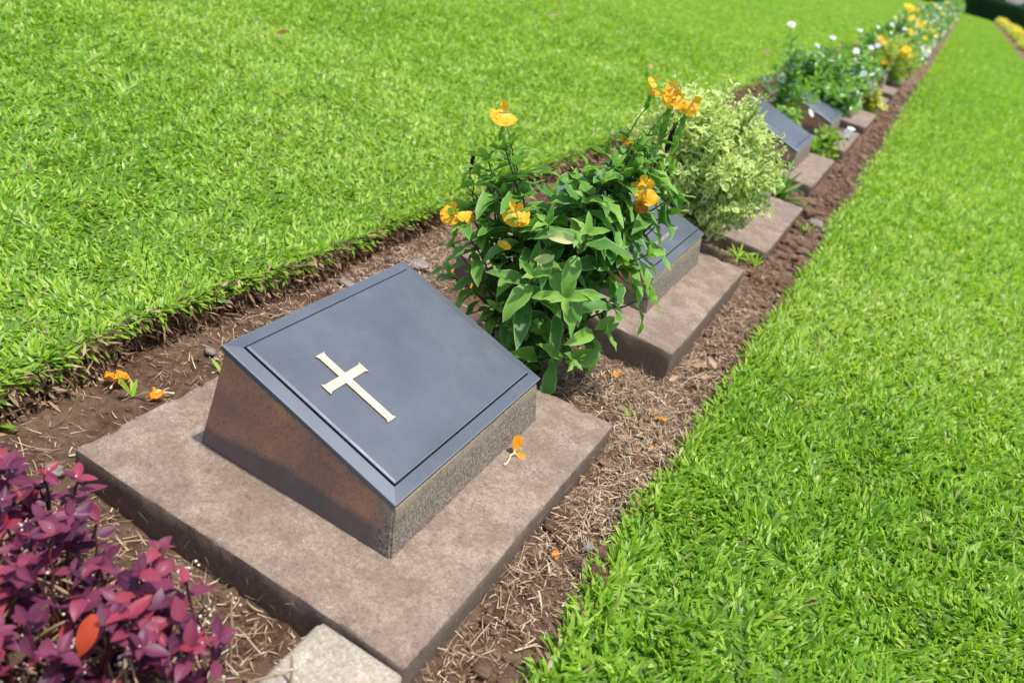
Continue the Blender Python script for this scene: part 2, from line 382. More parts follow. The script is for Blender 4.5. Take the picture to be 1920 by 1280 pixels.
# soil of the middle bed
ys = np.concatenate([np.arange(-.5, 2.2, .0045), np.geomspace(2.2, 52, 520)])
grid_mesh('soil', np.linspace(-.26, .72, 216), ys, soil_z, M['soil'], 'structure', 'reddish brown soil strip between the two lawns under the row of markers', 'soil')
def bed2(x, y): return .015*fbm(x*7, y*7, 4)
grid_mesh('soil', np.linspace(-2.75, -1.80, 60), np.concatenate([np.arange(-.6, 6, .04), np.geomspace(6, 52, 120)]), lambda x, y: bed2(x, y)-.004, M['soil'], 'structure', 'brown soil strip along the far edge of the left lawn', 'soil')
grid_mesh('soil', np.linspace(2.06, 3.0, 40), np.concatenate([np.arange(-.6, 6, .06), np.geomspace(6, 52, 120)]), lambda x, y: bed2(x, y+50), M['soil'], 'structure', 'brown soil strip under the yellow plants right of the lawn path', 'soil')

# lawns: sheets with a cut edge
def lawn(x0f, x1f, z0, n, label, cuts):
    ys = np.concatenate([np.arange(-.9, 6.0, .015), np.geomspace(6.0, 52, 260)])
    u = np.linspace(0, 1, n); X = []; 
    a = x0f(ys); b = x1f(ys)
    X = a[:, None]+(b-a)[:, None]*u[None]; Y = np.repeat(ys[:, None], n, 1)
    Z = z0 + .014*fbm(X*2.2, Y*2.2, 4)
    # vertical skirts down to the soil on both sides
    XL = X[:, :1]+.012+.012*fbm(Y[:, :1]*30, 2+0*Y[:, :1], 3); XR = X[:, -1:]-.012-.012*fbm(Y[:, :1]*30, 7+0*Y[:, :1], 3)
    X = np.concatenate([XL, X, XR], 1); Y = np.concatenate([Y[:, :1], Y, Y[:, :1]], 1)
    Z = np.concatenate([Z[:, :1]*0-.03, Z, Z[:, :1]*0-.03], 1); nx = n+2; ny = len(ys)
    V = np.stack([X, Y, Z], -1).reshape(-1, 3); i = (np.arange(ny-1)[:, None]*nx+np.arange(nx-1)[None])
    F = np.stack([i, i+1, i+nx+1, i+nx], -1).reshape(-1, 4)
    mi = np.zeros((ny-1, nx-1), int); mi[:, 0] = 1; mi[:, -1] = 1
    o = mesh_np('lawn', V, F, [M['lawn'], M['clod']], matidx=mi.ravel(), smooth=True)
    return tag(o, label, 'lawn', None, 'structure')
lawn(lambda y: -1.93+.02*fbm(y*3, 3.3+0*y), edge_l, LAWN_Z, 60, 'mown lawn left of the row of markers, cut off above the soil', 1)
lawn(edge_r, lambda y: 2.10+.02*fbm(y*3, 9.3+0*y), .006, 60, 'mown lawn strip right of the row of markers', 1)

def lawn_z(x, y, z0): return z0+.014*fbm(x*2.2, y*2.2, 4)

def grass(name, xl, xr, z0, D0, label, lm=1., ln=.80):
    bins = [-.75, .3, 1, 1.7, 2.6, 3.6, 5, 7, 10, 15, 22, 32, 44, 51.6]
    P = []; S = []
    for y0, y1 in zip(bins[:-1], bins[1:]):
        wid = 2.0
        xm0 = xl(np.array([(y0+y1)/2]))[0]; xm1 = xr(np.array([(y0+y1)/2]))[0]
        xx = np.clip(CAM[0], xm0, xm1); yy = np.clip(CAM[1], y0, y1)
        dmin = max(.85, math.sqrt((xx-CAM[0])**2+(yy-CAM[1])**2+CAM[2]**2))
        dm = D0*min(1, (1.6/dmin)**1.42); n = int(dm*(y1-y0)*(xm1-xm0))
        y = rng.uniform(y0, y1, n); a = xl(y); b = xr(y); x = a+(b-a)*rng.random(n)
        d = np.sqrt((x-CAM[0])**2+(y-CAM[1])**2+CAM[2]**2)
        p = D0*np.minimum(1, (1.6/d)**1.42)/dm
        # thin where it is well out of the frame on the near left
        out = (x < -.9+(y-.1)*-.9) & (y < .9)
        p = np.where(out, p*.25, p)
        hol = fbm(x*26, y*26, 3); p = p*np.where((d < 3.5), np.clip(1.05+hol*2.6, .25, 1), 1)
        k = rng.random(n) < p
        P.append(np.stack([x[k], y[k]], 1)); S.append(np.maximum(1, d[k]/1.6))
    P = np.concatenate(P); S = np.concatenate(S); N = len(P)
    x, y = P.T; z = lawn_z(x, y, z0)-.004
    sw = np.minimum(S**.70, 4.5); sl = np.minimum(S**.25, 1.45)
    clump = fbm(x*9, y*9, 3)                      # clumps share direction and length
    az = rng.random(N)*2*PI*.55 + 9*fbm(x*5+40, y*5, 2)*2*PI*.6
    lean = np.clip(rng.normal(ln, .30, N)+clump*.5, .10, 1.40)
    L = rng.uniform(.011, .027, N)*(1+clump*.8)*sl*lm; W = rng.uniform(.0030, .0064, N)*sw
    el = np.clip(1-(np.minimum(x-xl(y), xr(y)-x))/.05, 0, 1)
    L = L*(1+.25*el*(S < 2)-.25*el*(S > 2.2))
    d = np.stack([np.sin(lean)*np.cos(az), np.sin(lean)*np.sin(az), np.cos(lean)], 1)
    nr = np.stack([-np.cos(lean)*np.cos(az), -np.cos(lean)*np.sin(az), np.sin(lean)], 1)
    nr = nr + rng.normal(0, .35, (N, 3))
    patch = fbm(x*1.1+5, y*1.1, 4)+.6*fbm(x*4, y*4+9, 3)
    tone = np.clip(rng.normal(.58, .24, N)+patch*.46, .02, .94)
    tone = .56+(tone-.56)*np.clip(1.2-.14*S, .32, 1)-.004*np.minimum(S-1, 6)
    dry = rng.random(N) < (.022+.05*np.clip(patch*2, 0, .6))/np.maximum(1, S)
    tone = np.where(dry, rng.uniform(.965, 1, N), tone); W = np.where(dry, W*.55, W)
    near = S < 3.2
    geo = Geo()
    for mask, rows in ((near, 4), (~near, 3)):
        if not mask.any(): continue
        V, F, e, al, per = leaves(np.stack([x, y, z], 1)[mask], d[mask], nr[mask], L[mask], W[mask], rows=rows, cols=2, prof='blade', bend=rng.normal(.45, .50, mask.sum()), twist=rng.normal(0, .5, mask.sum()))
        geo.add(V, F, tone=per(tone[mask])+rng.normal(0, .0, 1)*0)
    n = 9000; yf = np.where(rng.random(n) < .75, rng.uniform(-.7, 2.6, n), rng.uniform(2.6, 9, n)); sg = 1 if z0 > .02 else -1
    xf = (xr(yf) if sg > 0 else xl(yf)) - sg*rng.uniform(-.006, .016, n); fc = fbm(yf*12, 3+0*yf, 3); kf = rng.random(n) < np.clip(.75+fc*2, .1, 1); xf = xf[kf]; yf = yf[kf]; n = len(xf)
    af = (0 if sg > 0 else PI)+rng.normal(0, .8, n); lf = np.clip(rng.normal(1.0, .35, n), .2, 1.7); Sf = np.maximum(1, np.sqrt((xf-CAM[0])**2+(yf-CAM[1])**2+CAM[2]**2)/1.6)
    V, F, e, al, per = leaves(np.stack([xf, yf, z0-.004+rng.uniform(-.012, .004, n)*(sg > 0)], 1), np.stack([np.sin(lf)*np.cos(af), np.sin(lf)*np.sin(af), np.cos(lf)], 1), np.stack([-np.cos(af), -np.sin(af), 1+0*af], 1)+rng.normal(0, .35, (n, 3)), rng.uniform(.014, .034, n)*Sf**.25, rng.uniform(.0034, .0080, n)*Sf**.6, rows=4, cols=2, prof='blade', bend=rng.normal(.5, .5, n))
    geo.add(V, F, tone=per(np.where(rng.random(n) < .06, .98, np.clip(rng.normal(.50, .22, n), .02, .94))))
    # thin seed stalks standing out of the mat
    n = 420; i = rng.integers(0, N, n*6); i = i[(y[i] > 0) & (y[i] < 8)][:n]
    if len(i):
        V, F, e, al, per = leaves(np.stack([x[i], y[i], z[i]], 1), np.stack([rng.normal(.1, .15, len(i)), rng.normal(.1, .15, len(i)), np.ones(len(i))], 1), np.array([[.3, -1, 0]]), rng.uniform(.05, .12, len(i)), .0016, rows=3, cols=2, prof='strap', bend=rng.normal(0, .2, len(i)))
        geo.add(V, F, tone=per(rng.uniform(.0, .25, len(i))))
    o = geo.build(name, M['grass'])
    print(name, N)
    return tag(o, label, 'grass', None, 'stuff')
grass('grass', lambda y: -1.92+0*y, lambda y: edge_l(y)-.004, LAWN_Z, 42000, 'short bright green grass blades covering the left lawn')
grass('grass', lambda y: edge_r(y)+.004, lambda y: 2.09+0*y, .006, 44000, 'short bright green grass blades covering the right lawn strip', 1.28, .66)

# dead blades and roots hanging out of the cut turf edge
def thatch(name, edge, sgn, z0, n, label, ztop, yr=(-.7, 9), big=.0):
    y = rng.uniform(0, 1, n)**1.5*(yr[1]-yr[0])+yr[0]; x = edge(y)
    h = rng.random(n); z = -.012+(ztop+.012)*h
    lump_ = fbm(y*9, 3+0*y, 3)
    x = x + sgn*(-.002+.030*(1-h)*rng.random(n)+.022*lump_)
    az = (0 if sgn > 0 else PI)+rng.normal(0, .9, n); pit = rng.normal(-.35, .6, n)
    d = np.stack([np.cos(az)*np.cos(pit), np.sin(az)*np.cos(pit), np.sin(pit)], 1)
    tone = np.clip(rng.normal(.45, .25, n)+lump_*.5+(h-.5)*.4, 0, 1); tone = np.where((tone > .88) & (h < .45), .7, tone)
    sc = np.maximum(1, (y+.5)/1.6)**.5
    V, F, e, al, per = leaves(np.stack([x, y, z], 1), d, rng.normal(0, 1, (n, 3)), rng.uniform(.012, .034, n)*sc, rng.uniform(.0018, .0055, n)*sc, rows=4, cols=2, prof='blade', bend=rng.normal(.3, .6, n))
    g = Geo(); g.add(V, F, tone=per(tone))
    return tag(g.build(name, M['thatch']), label, 'dead grass', None, 'stuff')
thatch('dead_grass', edge_l, 1, LAWN_Z, 15000, 'tan dead blades hanging from the cut edge of the left lawn', .052)
thatch('dead_grass', edge_r, -1, .006, 2500, 'dry blades along the edge of the right lawn', .018)

# straw mulch, clods
def in_stone(x, y, pad=.0):
    r = np.zeros(len(x), bool)
    for k, (sx, sy, sz) in enumerate(STONES): r |= (x > sx-pad) & (x < sx+.512+pad) & (y > sy-pad) & (y < sy+.61+pad)
    return r
STONES = [(0, 0, 0), (.0065, .9126, .015), (.0176, 1.8055, -.0126), (-.0042, 2.7363, -.0067), (.0077, 3.583, .0013), (.0123, 4.4748, -.0023), (.010, 5.405, 0), (.0165, 6.3514, -.0016), (.012, 7.245, 0), (.010, 8.16, 0), (.014, 9.07, 0)]
def straw_density(x, y):
    d = .07+.22*np.clip(fbm(x*7, y*7, 3)*3, 0, 1)
    g = lambda cx, cy, rx, ry: np.exp(-((x-cx)/rx)**2-((y-cy)/ry)**2)
    d = d + 1.5*g(.56, .52, .06, .28) + 1.3*g(.50, .78, .14, .13) + .8*g(.55, 1.2, .06, .35) + .8*g(-.08, .95, .09, .22) + .5*g(.54, .1, .04, .15) + .45*g(.3, -.08, .3, .09) + .5*g(.35, 1.68, .25, .12) + .35*g(-.1, .55, .07, .3)
    d = d + .30*(y > 1.6)*np.clip(fbm(x*5+9, y*5, 3)*4, 0, 1)
    return d
N = 150000
x = rng.uniform(BED_L+.02, BED_R+.01, N); y = np.concatenate([rng.uniform(-.35, 2.2, int(N*.8)), rng.uniform(2.2, 9, N-int(N*.8))])
k = (rng.random(N) < straw_density(x, y)/1.6) & ~in_stone(x, y, .004); x = x[k]; y = y[k]; n = len(x); dn = straw_density(x, y)
sc = np.maximum(1, (y+.5)/2)**.6
az = rng.random(n)*2*PI; pit = rng.normal(.05, .18, n)
z = soil_z(x, y)+.002+rng.random(n)*.016*np.clip(dn, 0, 1.2)
V, F, e, al, per = leaves(np.stack([x, y, z], 1), np.stack([np.cos(az)*np.cos(pit), np.sin(az)*np.cos(pit), np.sin(pit)], 1), np.array([[0, 0, 1.]])+rng.normal(0, .5, (n, 3)), rng.gamma(2.2, .0070, n)*sc+.003, np.minimum(rng.gamma(1.3, .00048, n)+.0004, .0026)*sc, rows=5, cols=2, prof='strap', bend=rng.normal(.2, .8, n), twist=rng.normal(0, .6, n))
g = Geo(); g.add(V, F, tone=per(np.clip(rng.normal(.52, .2, n), 0, 1)))
n2 = 64; side = rng.random(n2) < .6; t2 = rng.random(n2)     # bits clinging to the sides of the nearest slab
px = np.where(side, .03+.36*t2, .5135); py = np.where(side, -.0025, .02+.58*t2); hz = rng.random(n2)**1.8*.05
az2 = np.where(side, rng.choice([0, PI], n2), PI/2)+rng.normal(0, .15, n2); pt = rng.normal(-.3, .8, n2)
V, F, e, al, per = leaves(np.stack([px, py, hz+.004], 1), np.stack([np.cos(az2)*np.cos(pt), np.sin(az2)*np.cos(pt), np.sin(pt)], 1), np.stack([np.where(side, 0, 1.), np.where(side, -1., 0), np.full(n2, .2)], 1), rng.gamma(2., .007, n2)+.003, rng.uniform(.0004, .0011, n2), rows=4, cols=2, prof='strap', bend=rng.normal(.1, .4, n2)); g.add(V, F, tone=per(rng.uniform(.4, 1, n2)))
tag(g.build('dry_straw', M['straw']), 'pale dry grass clippings scattered over the soil between the markers', 'dry grass', None, 'stuff')
print('straw', n)

g = Geo()
n = 9500; x = np.where(rng.random(n) < .35, rng.uniform(.515, BED_R+.03, n), rng.uniform(BED_L+.02, BED_R+.02, n)); y = np.where(rng.random(n) < .7, rng.uniform(-.35, 2.2, n), rng.uniform(2.2, 7, n))
k = ~in_stone(x, y, .01); x = x[k]; y = y[k]; zz = soil_z(x, y)
for i in range(len(x)):
    far = y[i] > 1.55; edge = x[i] > .5
    r = min(.024, rng.gamma(1.2, .0019)+.0010) * (1.75 if (far and edge) else (1. if far or edge else .7))
    V, F = lump((x[i], y[i], zz[i]+r*.25), r, 2 if r > .006 else 1, .45, (1, rng.uniform(.7, 1.3), rng.uniform(.5, .9)), i)
    g.add(V, F)
tag(g.build('soil_clods', M['clod']), 'loose lumps of brown soil along the bed', 'soil lumps', None, 'stuff')

# ------------------------------------------------------------------ grave markers
SH = .0547; W_, D_ = .512, .61
def rough_box(x0, x1, y0, y1, z0, z1, bev, cuts, amp, chip, seed):
    bm = bmesh.new(); bmesh.ops.create_cube(bm, size=1)
    for v in bm.verts: v.co = ((x0+x1)/2+v.co.x*(x1-x0), (y0+y1)/2+v.co.y*(y1-y0), (z0+z1)/2+v.co.z*(z1-z0))
    bmesh.ops.bevel(bm, geom=list(bm.edges), offset=bev, segments=2, profile=.6, affect='EDGES')
    vert = [e for e in bm.edges if abs(e.verts[0].co.z-e.verts[1].co.z) > .6*(z1-z0)]
    if cuts > 20: bmesh.ops.subdivide_edges(bm, edges=vert, cuts=7, use_grid_fill=True)
    long_ = [e for e in bm.edges if e.calc_length() > .2]
    bmesh.ops.subdivide_edges(bm, edges=long_, cuts=cuts, use_grid_fill=True)
    off = Vector((seed*7.7, seed*3.1, 0))
    for v in bm.verts:
        n1 = mnoise.noise_vector(v.co*6+off)*amp; near = 0
        ex = min(v.co.x-x0, x1-v.co.x); ey = min(v.co.y-y0, y1-v.co.y); ez = min(v.co.z-z0, z1-v.co.z)
        s = sorted((ex, ey, ez if v.co.z > 0 else 1)); 
        if s[1] < bev*1.6:
            c = max(0, mnoise.noise(v.co*30+off)+.6*mnoise.noise(v.co*85+off)-.10)*chip
            ctr = Vector(((x0+x1)/2, (y0+y1)/2, (z0+z1)/2)); dirv = (ctr-v.co); dirv = Vector((dirv.x if ex < bev*1.6 else 0, dirv.y if ey < bev*1.6 else 0, dirv.z if ez < bev*1.6 else 0))
            dirv = Vector([math.copysign(1, a) if a else 0 for a in dirv]); n1 = n1+dirv*c
        v.co += n1
    return bm
def wedge_bm():
    # pedestal: battered sides, sloping top; coordinates in the marker's frame
    b = [.0943, .4081, .114, .521]; t = [.1190, .3955, .1192, .5072]; zb = SH-.002; zl = SH+.0814-.008; zh = SH+.1639-.008
    c = [(b[0], b[2], zb), (b[1], b[2], zb), (b[1], b[3], zb), (b[0], b[3], zb), (t[0], t[2], zh), (t[1], t[2], zl), (t[1], t[3], zl), (t[0], t[3], zh)]
    bm = bmesh.new(); v = [bm.verts.new(p) for p in c]
    for f in ((3, 2, 1, 0), (0, 1, 5, 4), (1, 2, 6, 5), (2, 3, 7, 6), (3, 0, 4, 7), (4, 5, 6, 7)): bm.faces.new([v[i] for i in f])
    bmesh.ops.bevel(bm, geom=list(bm.edges), offset=.003, segments=2, affect='EDGES')
    bmesh.ops.subdivide_edges(bm, edges=[e for e in bm.edges if e.calc_length() > .05], cuts=14, use_grid_fill=True)
    for q in bm.verts:
        q.co += mnoise.noise_vector(q.co*9)*.0007
        if q.co.x > .37: q.co.x -= max(0, mnoise.noise(q.co*70))*.0022
    return bm
PO = Vector((.1183, .1185, SH+.1639)); PL = .28976; PW = .3894
ex = Vector((.2778, 0, -.0825)).normalized(); ey = Vector((0, 1, 0)); en = ex.cross(ey)
def pl(u, v, n): return PO+ex*u+ey*v+en*n
def plate_bm():
    bm = bmesh.new()
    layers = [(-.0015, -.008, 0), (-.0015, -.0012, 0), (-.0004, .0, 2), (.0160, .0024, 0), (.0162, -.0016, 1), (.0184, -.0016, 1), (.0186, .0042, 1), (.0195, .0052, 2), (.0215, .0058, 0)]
    prev = None
    for ins, n, mi in layers:
        ring = []
        for (u0, v0) in ((ins, ins), (PL-ins, ins), (PL-ins, PW-ins), (ins, PW-ins)): ring.append((u0, v0))
        pts = []
        for i in range(4):
            a = ring[i]; b = ring[(i+1) % 4]
            for k in range(12): t = k/12; pts.append(bm.verts.new(pl(a[0]+(b[0]-a[0])*t, a[1]+(b[1]-a[1])*t, n)))
        if prev:
            for i in range(len(pts)):
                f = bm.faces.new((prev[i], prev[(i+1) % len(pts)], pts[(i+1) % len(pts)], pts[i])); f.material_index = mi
        prev = pts
    f = bm.faces.new(prev); f.material_index = 0
    bm.verts.ensure_lookup_table(); bm.faces.new(list(reversed(bm.verts[:48])))
    bmesh.ops.recalc_face_normals(bm, faces=bm.faces)
    return bm
def cross_bm():
    # outline of a serif cross in plate coordinates (u down the slope, v along the row)
    u0, u1 = .0772, .2055; v0, v1 = .0533, .1299; c = .0919; hv = .0060; hu = .0063; cu = .1237; fl = .0026; r = .0062
    top = [(u0+r, c-hv), (u0+.0022, c-hv-.0005), (u0+.0008, c-hv-fl), (u0, c-hv-fl), (u0-.0004, c), (u0, c+hv+fl), (u0+.0008, c+hv+fl), (u0+.0022, c+hv+.0005), (u0+r, c+hv)]
    right = [(cu-hu, c+hv), (cu-hu, v1-r), (cu-hu-.0005, v1-.0022), (cu-hu-fl, v1-.0008), (cu-hu-fl, v1), (cu, v1+.0004), (cu+hu+fl, v1), (cu+hu+fl, v1-.0008), (cu+hu+.0005, v1-.0022), (cu+hu, v1-r), (cu+hu, c+hv)]
    bot = [(u1-r, c+hv), (u1-.0022, c+hv+.0005), (u1-.0008, c+hv+fl), (u1, c+hv+fl), (u1+.0004, c), (u1, c-hv-fl), (u1-.0008, c-hv-fl), (u1-.0022, c-hv-.0005), (u1-r, c-hv)]
    left = [(cu+hu, c-hv), (cu+hu, v0+r), (cu+hu+.0005, v0+.0022), (cu+hu+fl, v0+.0008), (cu+hu+fl, v0), (cu, v0-.0004), (cu-hu-fl, v0), (cu-hu-fl, v0+.0008), (cu-hu-.0005, v0+.0022), (cu-hu, v0+r), (cu-hu, c-hv)]
    out = top+right+bot+left
    bm = bmesh.new(); lo = [bm.verts.new(pl(u, v, .0050)) for u, v in out]; hi = [bm.verts.new(pl(u, v, .0082)) for u, v in out]
    n = len(out)
    for i in range(n):
        f = bm.faces.new((lo[i], lo[(i+1) % n], hi[(i+1) % n], hi[i])); f.material_index = 1
    f = bm.faces.new(hi); bmesh.ops.recalc_face_normals(bm, faces=bm.faces)
    bmesh.ops.triangulate(bm, faces=[f], ngon_method='EAR_CLIP')
    return bm
def letters_bm(seed, rows):
    # rows of small worn raised characters, too small to read
    r = random.Random(seed); bm = bmesh.new()
    def bar(u, v, du, dv, w=.0007):
        d = Vector((du, dv)); L = d.length; d /= L; p = Vector((-d.y, d.x))*w
        c = [Vector((u, v))+p, Vector((u, v))-p, Vector((u, v))+d*L-p, Vector((u, v))+d*L+p]
        lo = [bm.verts.new(pl(q.x, q.y, .0050)) for q in c]; hi = [bm.verts.new(pl(q.x, q.y, .0074)) for q in c]
        bm.faces.new(hi)
        for i in range(4): bm.faces.new((lo[i], lo[(i+1) % 4], hi[(i+1) % 4], hi[i]))
    for u, a, b, h in rows:
        v = a
        while v < b:
            if True:
                s = r.choice((0, 1, 2)); w = h*.55
                bar(u, v, h, 0); 
                if s == 0: bar(u, v, h, w); bar(u, v+w, h, 0)
                elif s == 1: bar(u, v, 0, w); bar(u+h*.5, v, 0, w*.8); bar(u+h, v, 0, w)
                else: bar(u, v, 0, w); bar(u, v+w, h, 0)
            v += h*.95
    bmesh.ops.recalc_face_normals(bm, faces=bm.faces)
    return bm
mk_label = ['nearest grave marker, plain dark plaque bearing only a pale gilt cross',
 'second grave marker from the camera, lettered plaque partly hidden behind the orange flowering plant',
 'third grave marker, mostly covered by the round cream variegated bush',
 'grave marker just behind the variegated bush with strap leaves at its foot',
 'fifth grave marker, blue grey plaque under the tall white periwinkle stems',
 'sixth grave marker, its plaque smothered in periwinkle leaves and bare slab corner showing',
 'seventh grave marker behind the small yellow green plant, nearly hidden by leaves',
 'eighth grave marker, small blue grey plaque standing clear below the yellow blossom',
 'ninth grave marker, only its slab corner showing under the farther leafy bush',
 'tenth grave marker, buried in the far white and yellow flowers',
 'farthest built grave marker, at the start of the blurred flower row']
def make_marker():
    t = empty('grave_marker', (0, 0, 0), mk_label[0], 'grave marker', 'grave markers in the row')
    slab = bm_obj('base_slab', rough_box(0, W_, 0, D_, -.10, SH, .0045, 62, .0016, .0060, 1), M['slab'], t, True)
    ped = bm_obj('pedestal', wedge_bm(), M['pedestal'], t, True)
    for o in (slab, ped): o.data.set_sharp_from_angle(angle=math.radians(40))
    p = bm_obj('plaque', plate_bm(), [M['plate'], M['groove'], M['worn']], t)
    c = bm_obj('cross', cross_bm(), [M['gilt'], M['giltside']], p)
    return t
marker0 = make_marker()
ROWS = [((.050, .06, .33, .010),), ((.075, .155, .345, .009),), ((.098, .155, .335, .0075),), ((.235, .10, .29, .006),)]
lettering = [[bm_obj('text_line', letters_bm(s*10+i, r), M['letter']) for i, r in enumerate(ROWS)] for s in (3,)]
def copy_tree(o, parent=None):
    c = o.copy(); COL.objects.link(c); c.parent = parent
    for ch in list(o.children): copy_tree(ch, c)
    return c
for k, (sx, sy, sz) in enumerate(STONES):
    if k == 0: continue
    m = copy_tree(marker0); m.location = (sx, sy, sz); m['label'] = mk_label[k]
    plq = [c for c in m.children if c.name.startswith('plaque')][0]
    if k == 1:
        for L in lettering[0]: L.parent = plq
    else:
        for c in list(plq.children): bpy.data.objects.remove(c)
# block laid against the near corner of the first slab
tag(bm_obj('stone_block', rough_box(.398, .5135, -.20, -.004, -.06, .0515, .007, 10, .002, .006, 5), M['kerb'], None, True), 'small pale lichen edged stone block against the near corner of the nearest slab', 'stone block')

# ------------------------------------------------------------------ plants
def bez(p0, p1, p2, n):
    t = np.linspace(0, 1, n)[:, None]; return (1-t)**2*np.array(p0)+2*t*(1-t)*np.array(p1)+t*t*np.array(p2)
def stem_path(base, tip, n=14, arch=.55):
    base = np.array(base, float); tip = np.array(tip, float)
    mid = base+(tip-base)*np.array([.35, .35, arch+.12]); return bez(base, mid, tip, n)+np.concatenate([np.zeros((1, 3)), rng.normal(0, .0016, (n-1, 3))])
def flower(center, axis, size, npet=5, fan=2*PI, prof='obov', cup=.5, wide=.62, wave=.10, bend=.5, start=0., rows=6):
    axis = unit(axis); ref = np.array([0, 0, 1.]) if abs(axis[2]) < .8 else np.array([1., 0, 0])
    a = unit(np.cross(axis, ref)); b = np.cross(axis, a)
    th = start+np.arange(npet)/npet*fan+rng.normal(0, .10, npet)
    d = np.cos(th)[:, None]*a+np.sin(th)[:, None]*b
    dd = d*math.cos(cup)+axis*math.sin(cup); nn = axis*math.cos(cup)-d*math.sin(cup)
    V, F, e, al, per = leaves(np.array(center)+d*size*.02, dd, nn, size*rng.uniform(.42, .56, npet), size*wide*rng.uniform(.7, 1.05, npet), rows=rows, cols=5, prof=prof, bend=bend*rng.uniform(.4, 1.3, npet), fold=rng.normal(.0, .15, npet), wave=wave, wfreq=11)
    return V, F, e, al, per
def put_flower(parent, name, c, axis, size, mat, tubelen=.0, tdir=None, **kw):
    V, F, e, al, per = flower(c, axis, size, **kw)
    g = Geo(); g.add(V, F, tone=.5, edge=e, along=al); o = g.build(name, M[mat], parent)
    if tubelen:
        td = unit(tdir if tdir is not None else -np.array(axis)); g = Geo(); V, F = tube(np.array([np.array(c)+td*tubelen*t for t in (0, .4, 1)]), (.0028, .0016, .0013), 6); g.add(V, F); g.build('petal_tube', M['tube'], o)
    return o

def plant(name, label, cat, base, tips, leafL, leafW, leafmat, stemmat='stem', r0=.0028, gap=.030, bare=(), start=.2, prof='ovate', bend=.7, fold=.22, wave=.06, up=.25, group=None, tonefn=None, side=.5, rows=7, pairs=2, spread=.02, tipcl=4, parts=True):
    t = empty(name, base, label, cat, group)
    B = np.array(base, float); lg = Geo(); sg = Geo(); LB = []; LD = []; LN = []; LL = []; LT = []
    for si, tip in enumerate(tips):
        b = B+np.array([rng.normal(0, spread), rng.normal(0, spread), -.01]); pth = stem_path(b, tip)
        ln = np.sum(np.linalg.norm(np.diff(pth, axis=0), axis=1)); tt = np.linspace(0, 1, len(pth))
        V, F = tube(pth-B, r0*(1-.62*tt), 6)
        if parts:
            g = Geo(); g.add(V, F); g.build('stem', M['stem' if si in bare else stemmat], t)
        else: sg.add(V, F)
        s = start*ln; k = 0; az0 = rng.random()*6.28
        stop = (ln*.74 if si in bare else ln*.97)
        while s < stop:
            u = s/ln; p = np.array([np.interp(u, tt, pth[:, i]) for i in range(3)]); tg = unit(np.array([np.interp(min(1, u+.03), tt, pth[:, i]) for i in range(3)])-p+1e-9)
            ref = np.array([1., 0, 0]); a = unit(np.cross(tg, ref)); c = np.cross(tg, a); az = az0+k*PI/2+rng.normal(0, .3)
            prl = (.55+.65*math.sin(PI*min(1, max(.05, (1-u)*1.15+.12)))) if si not in bare else .8*(1-u)+.35
            for q in range(pairs):
                th = az+q*2*PI/pairs; dr = a*math.cos(th)+c*math.sin(th)
                dd = unit(dr+tg*up+np.array([0, 0, .12])+rng.normal(0, .12, 3)); nn = unit(tg+np.array([0, 0, .7])+rng.normal(0, .15, 3))
                LB.append(p+dr*.004); LD.append(dd); LN.append(nn); LL.append(prl*rng.uniform(.75, 1.15)); LT.append(.30+.40*u)
                if side and rng.random() < side:
                    p2 = p+dr*rng.uniform(.006, .02)+np.array([0, 0, .008])
                    for w in range(2):
                        d3 = unit(dd+rng.normal(0, .6, 3)+np.array([0, 0, .3])); LB.append(p2); LD.append(d3); LN.append(unit(np.array([0, 0, 1.])+rng.normal(0, .3, 3))); LL.append(prl*rng.uniform(.3, .65)); LT.append(.45+.35*u)
            s += gap*rng.uniform(.8, 1.25); k += 1
        if si not in bare:
            for q in range(tipcl):
                th = q*2.4+az0; dr = a*math.cos(th)+c*math.sin(th); LB.append(np.array(pth[-1])); LD.append(unit(dr*.7+tg+rng.normal(0, .15, 3))); LN.append(unit(tg-dr*.3)); LL.append(rng.uniform(.35, .65)); LT.append(.85)
    LB = np.array(LB)-B; n = len(LB); LL = np.array(LL)
    tone = np.clip(np.array(LT)+rng.normal(0, .16, n), 0, 1)
    if tonefn is not None: tone = tonefn(tone, n)
    V, F, e, al, per = leaves(LB, np.array(LD), np.array(LN), LL*leafL, LL*leafW*rng.uniform(.85, 1.15, n), rows=rows, cols=5 if rows > 5 else 3, prof=prof, bend=np.clip(rng.normal(bend, .35, n), -.2, 2), fold=np.clip(rng.normal(fold, .12, n), -.1, .7), wave=wave, wfreq=13, twist=rng.normal(0, .25, n))
    lg.add(V, F, tone=per(tone), edge=e, along=al); lg.build('foliage', M[leafmat], t)
    if not parts: sg.build('stem', M[stemmat], t)
    return t, B

# --- the orange flowering plant between the first two markers
tips = [(.138, .709, .435), (.128, .641, .262), (.226, .657, .302), (.390, .771, .385), (.372, .828, .530), (.401, .839, .525), (.333, .803, .445), (.341, .806, .520),   # flower stalks 0-7
 (.138, .656, .151), (.112, .721, .323), (.150, .716, .385), (.288, .658, .309), (.287, .754, .384), (.329, .748, .420), (.350, .806, .440), (.421, .825, .332), (.433, .755, .295), (.463, .756, .224), (.425, .690, .165), (.395, .650, .110), (.302, .615, .240), (.361, .640, .336), (.244, .635, .143), (.424, .837, .381), (.110, .688, .190), (.368, .610, .233), (.22, .80, .30), (.18, .76, .26), (.32, .70, .36), (.30, .66, .12), (.36, .74, .345), (.335, .715, .395), (.35, .78, .40), (.25, .69, .29), (.09, .715, .30), (.128, .71, .355), (.158, .715, .395), (.155, .70, .33), (.112, .70, .26), (.18, .69, .315), (.345, .81, .465), (.372, .83, .46), (.40, .835, .42), (.425, .84, .35), (.362, .80, .425)]
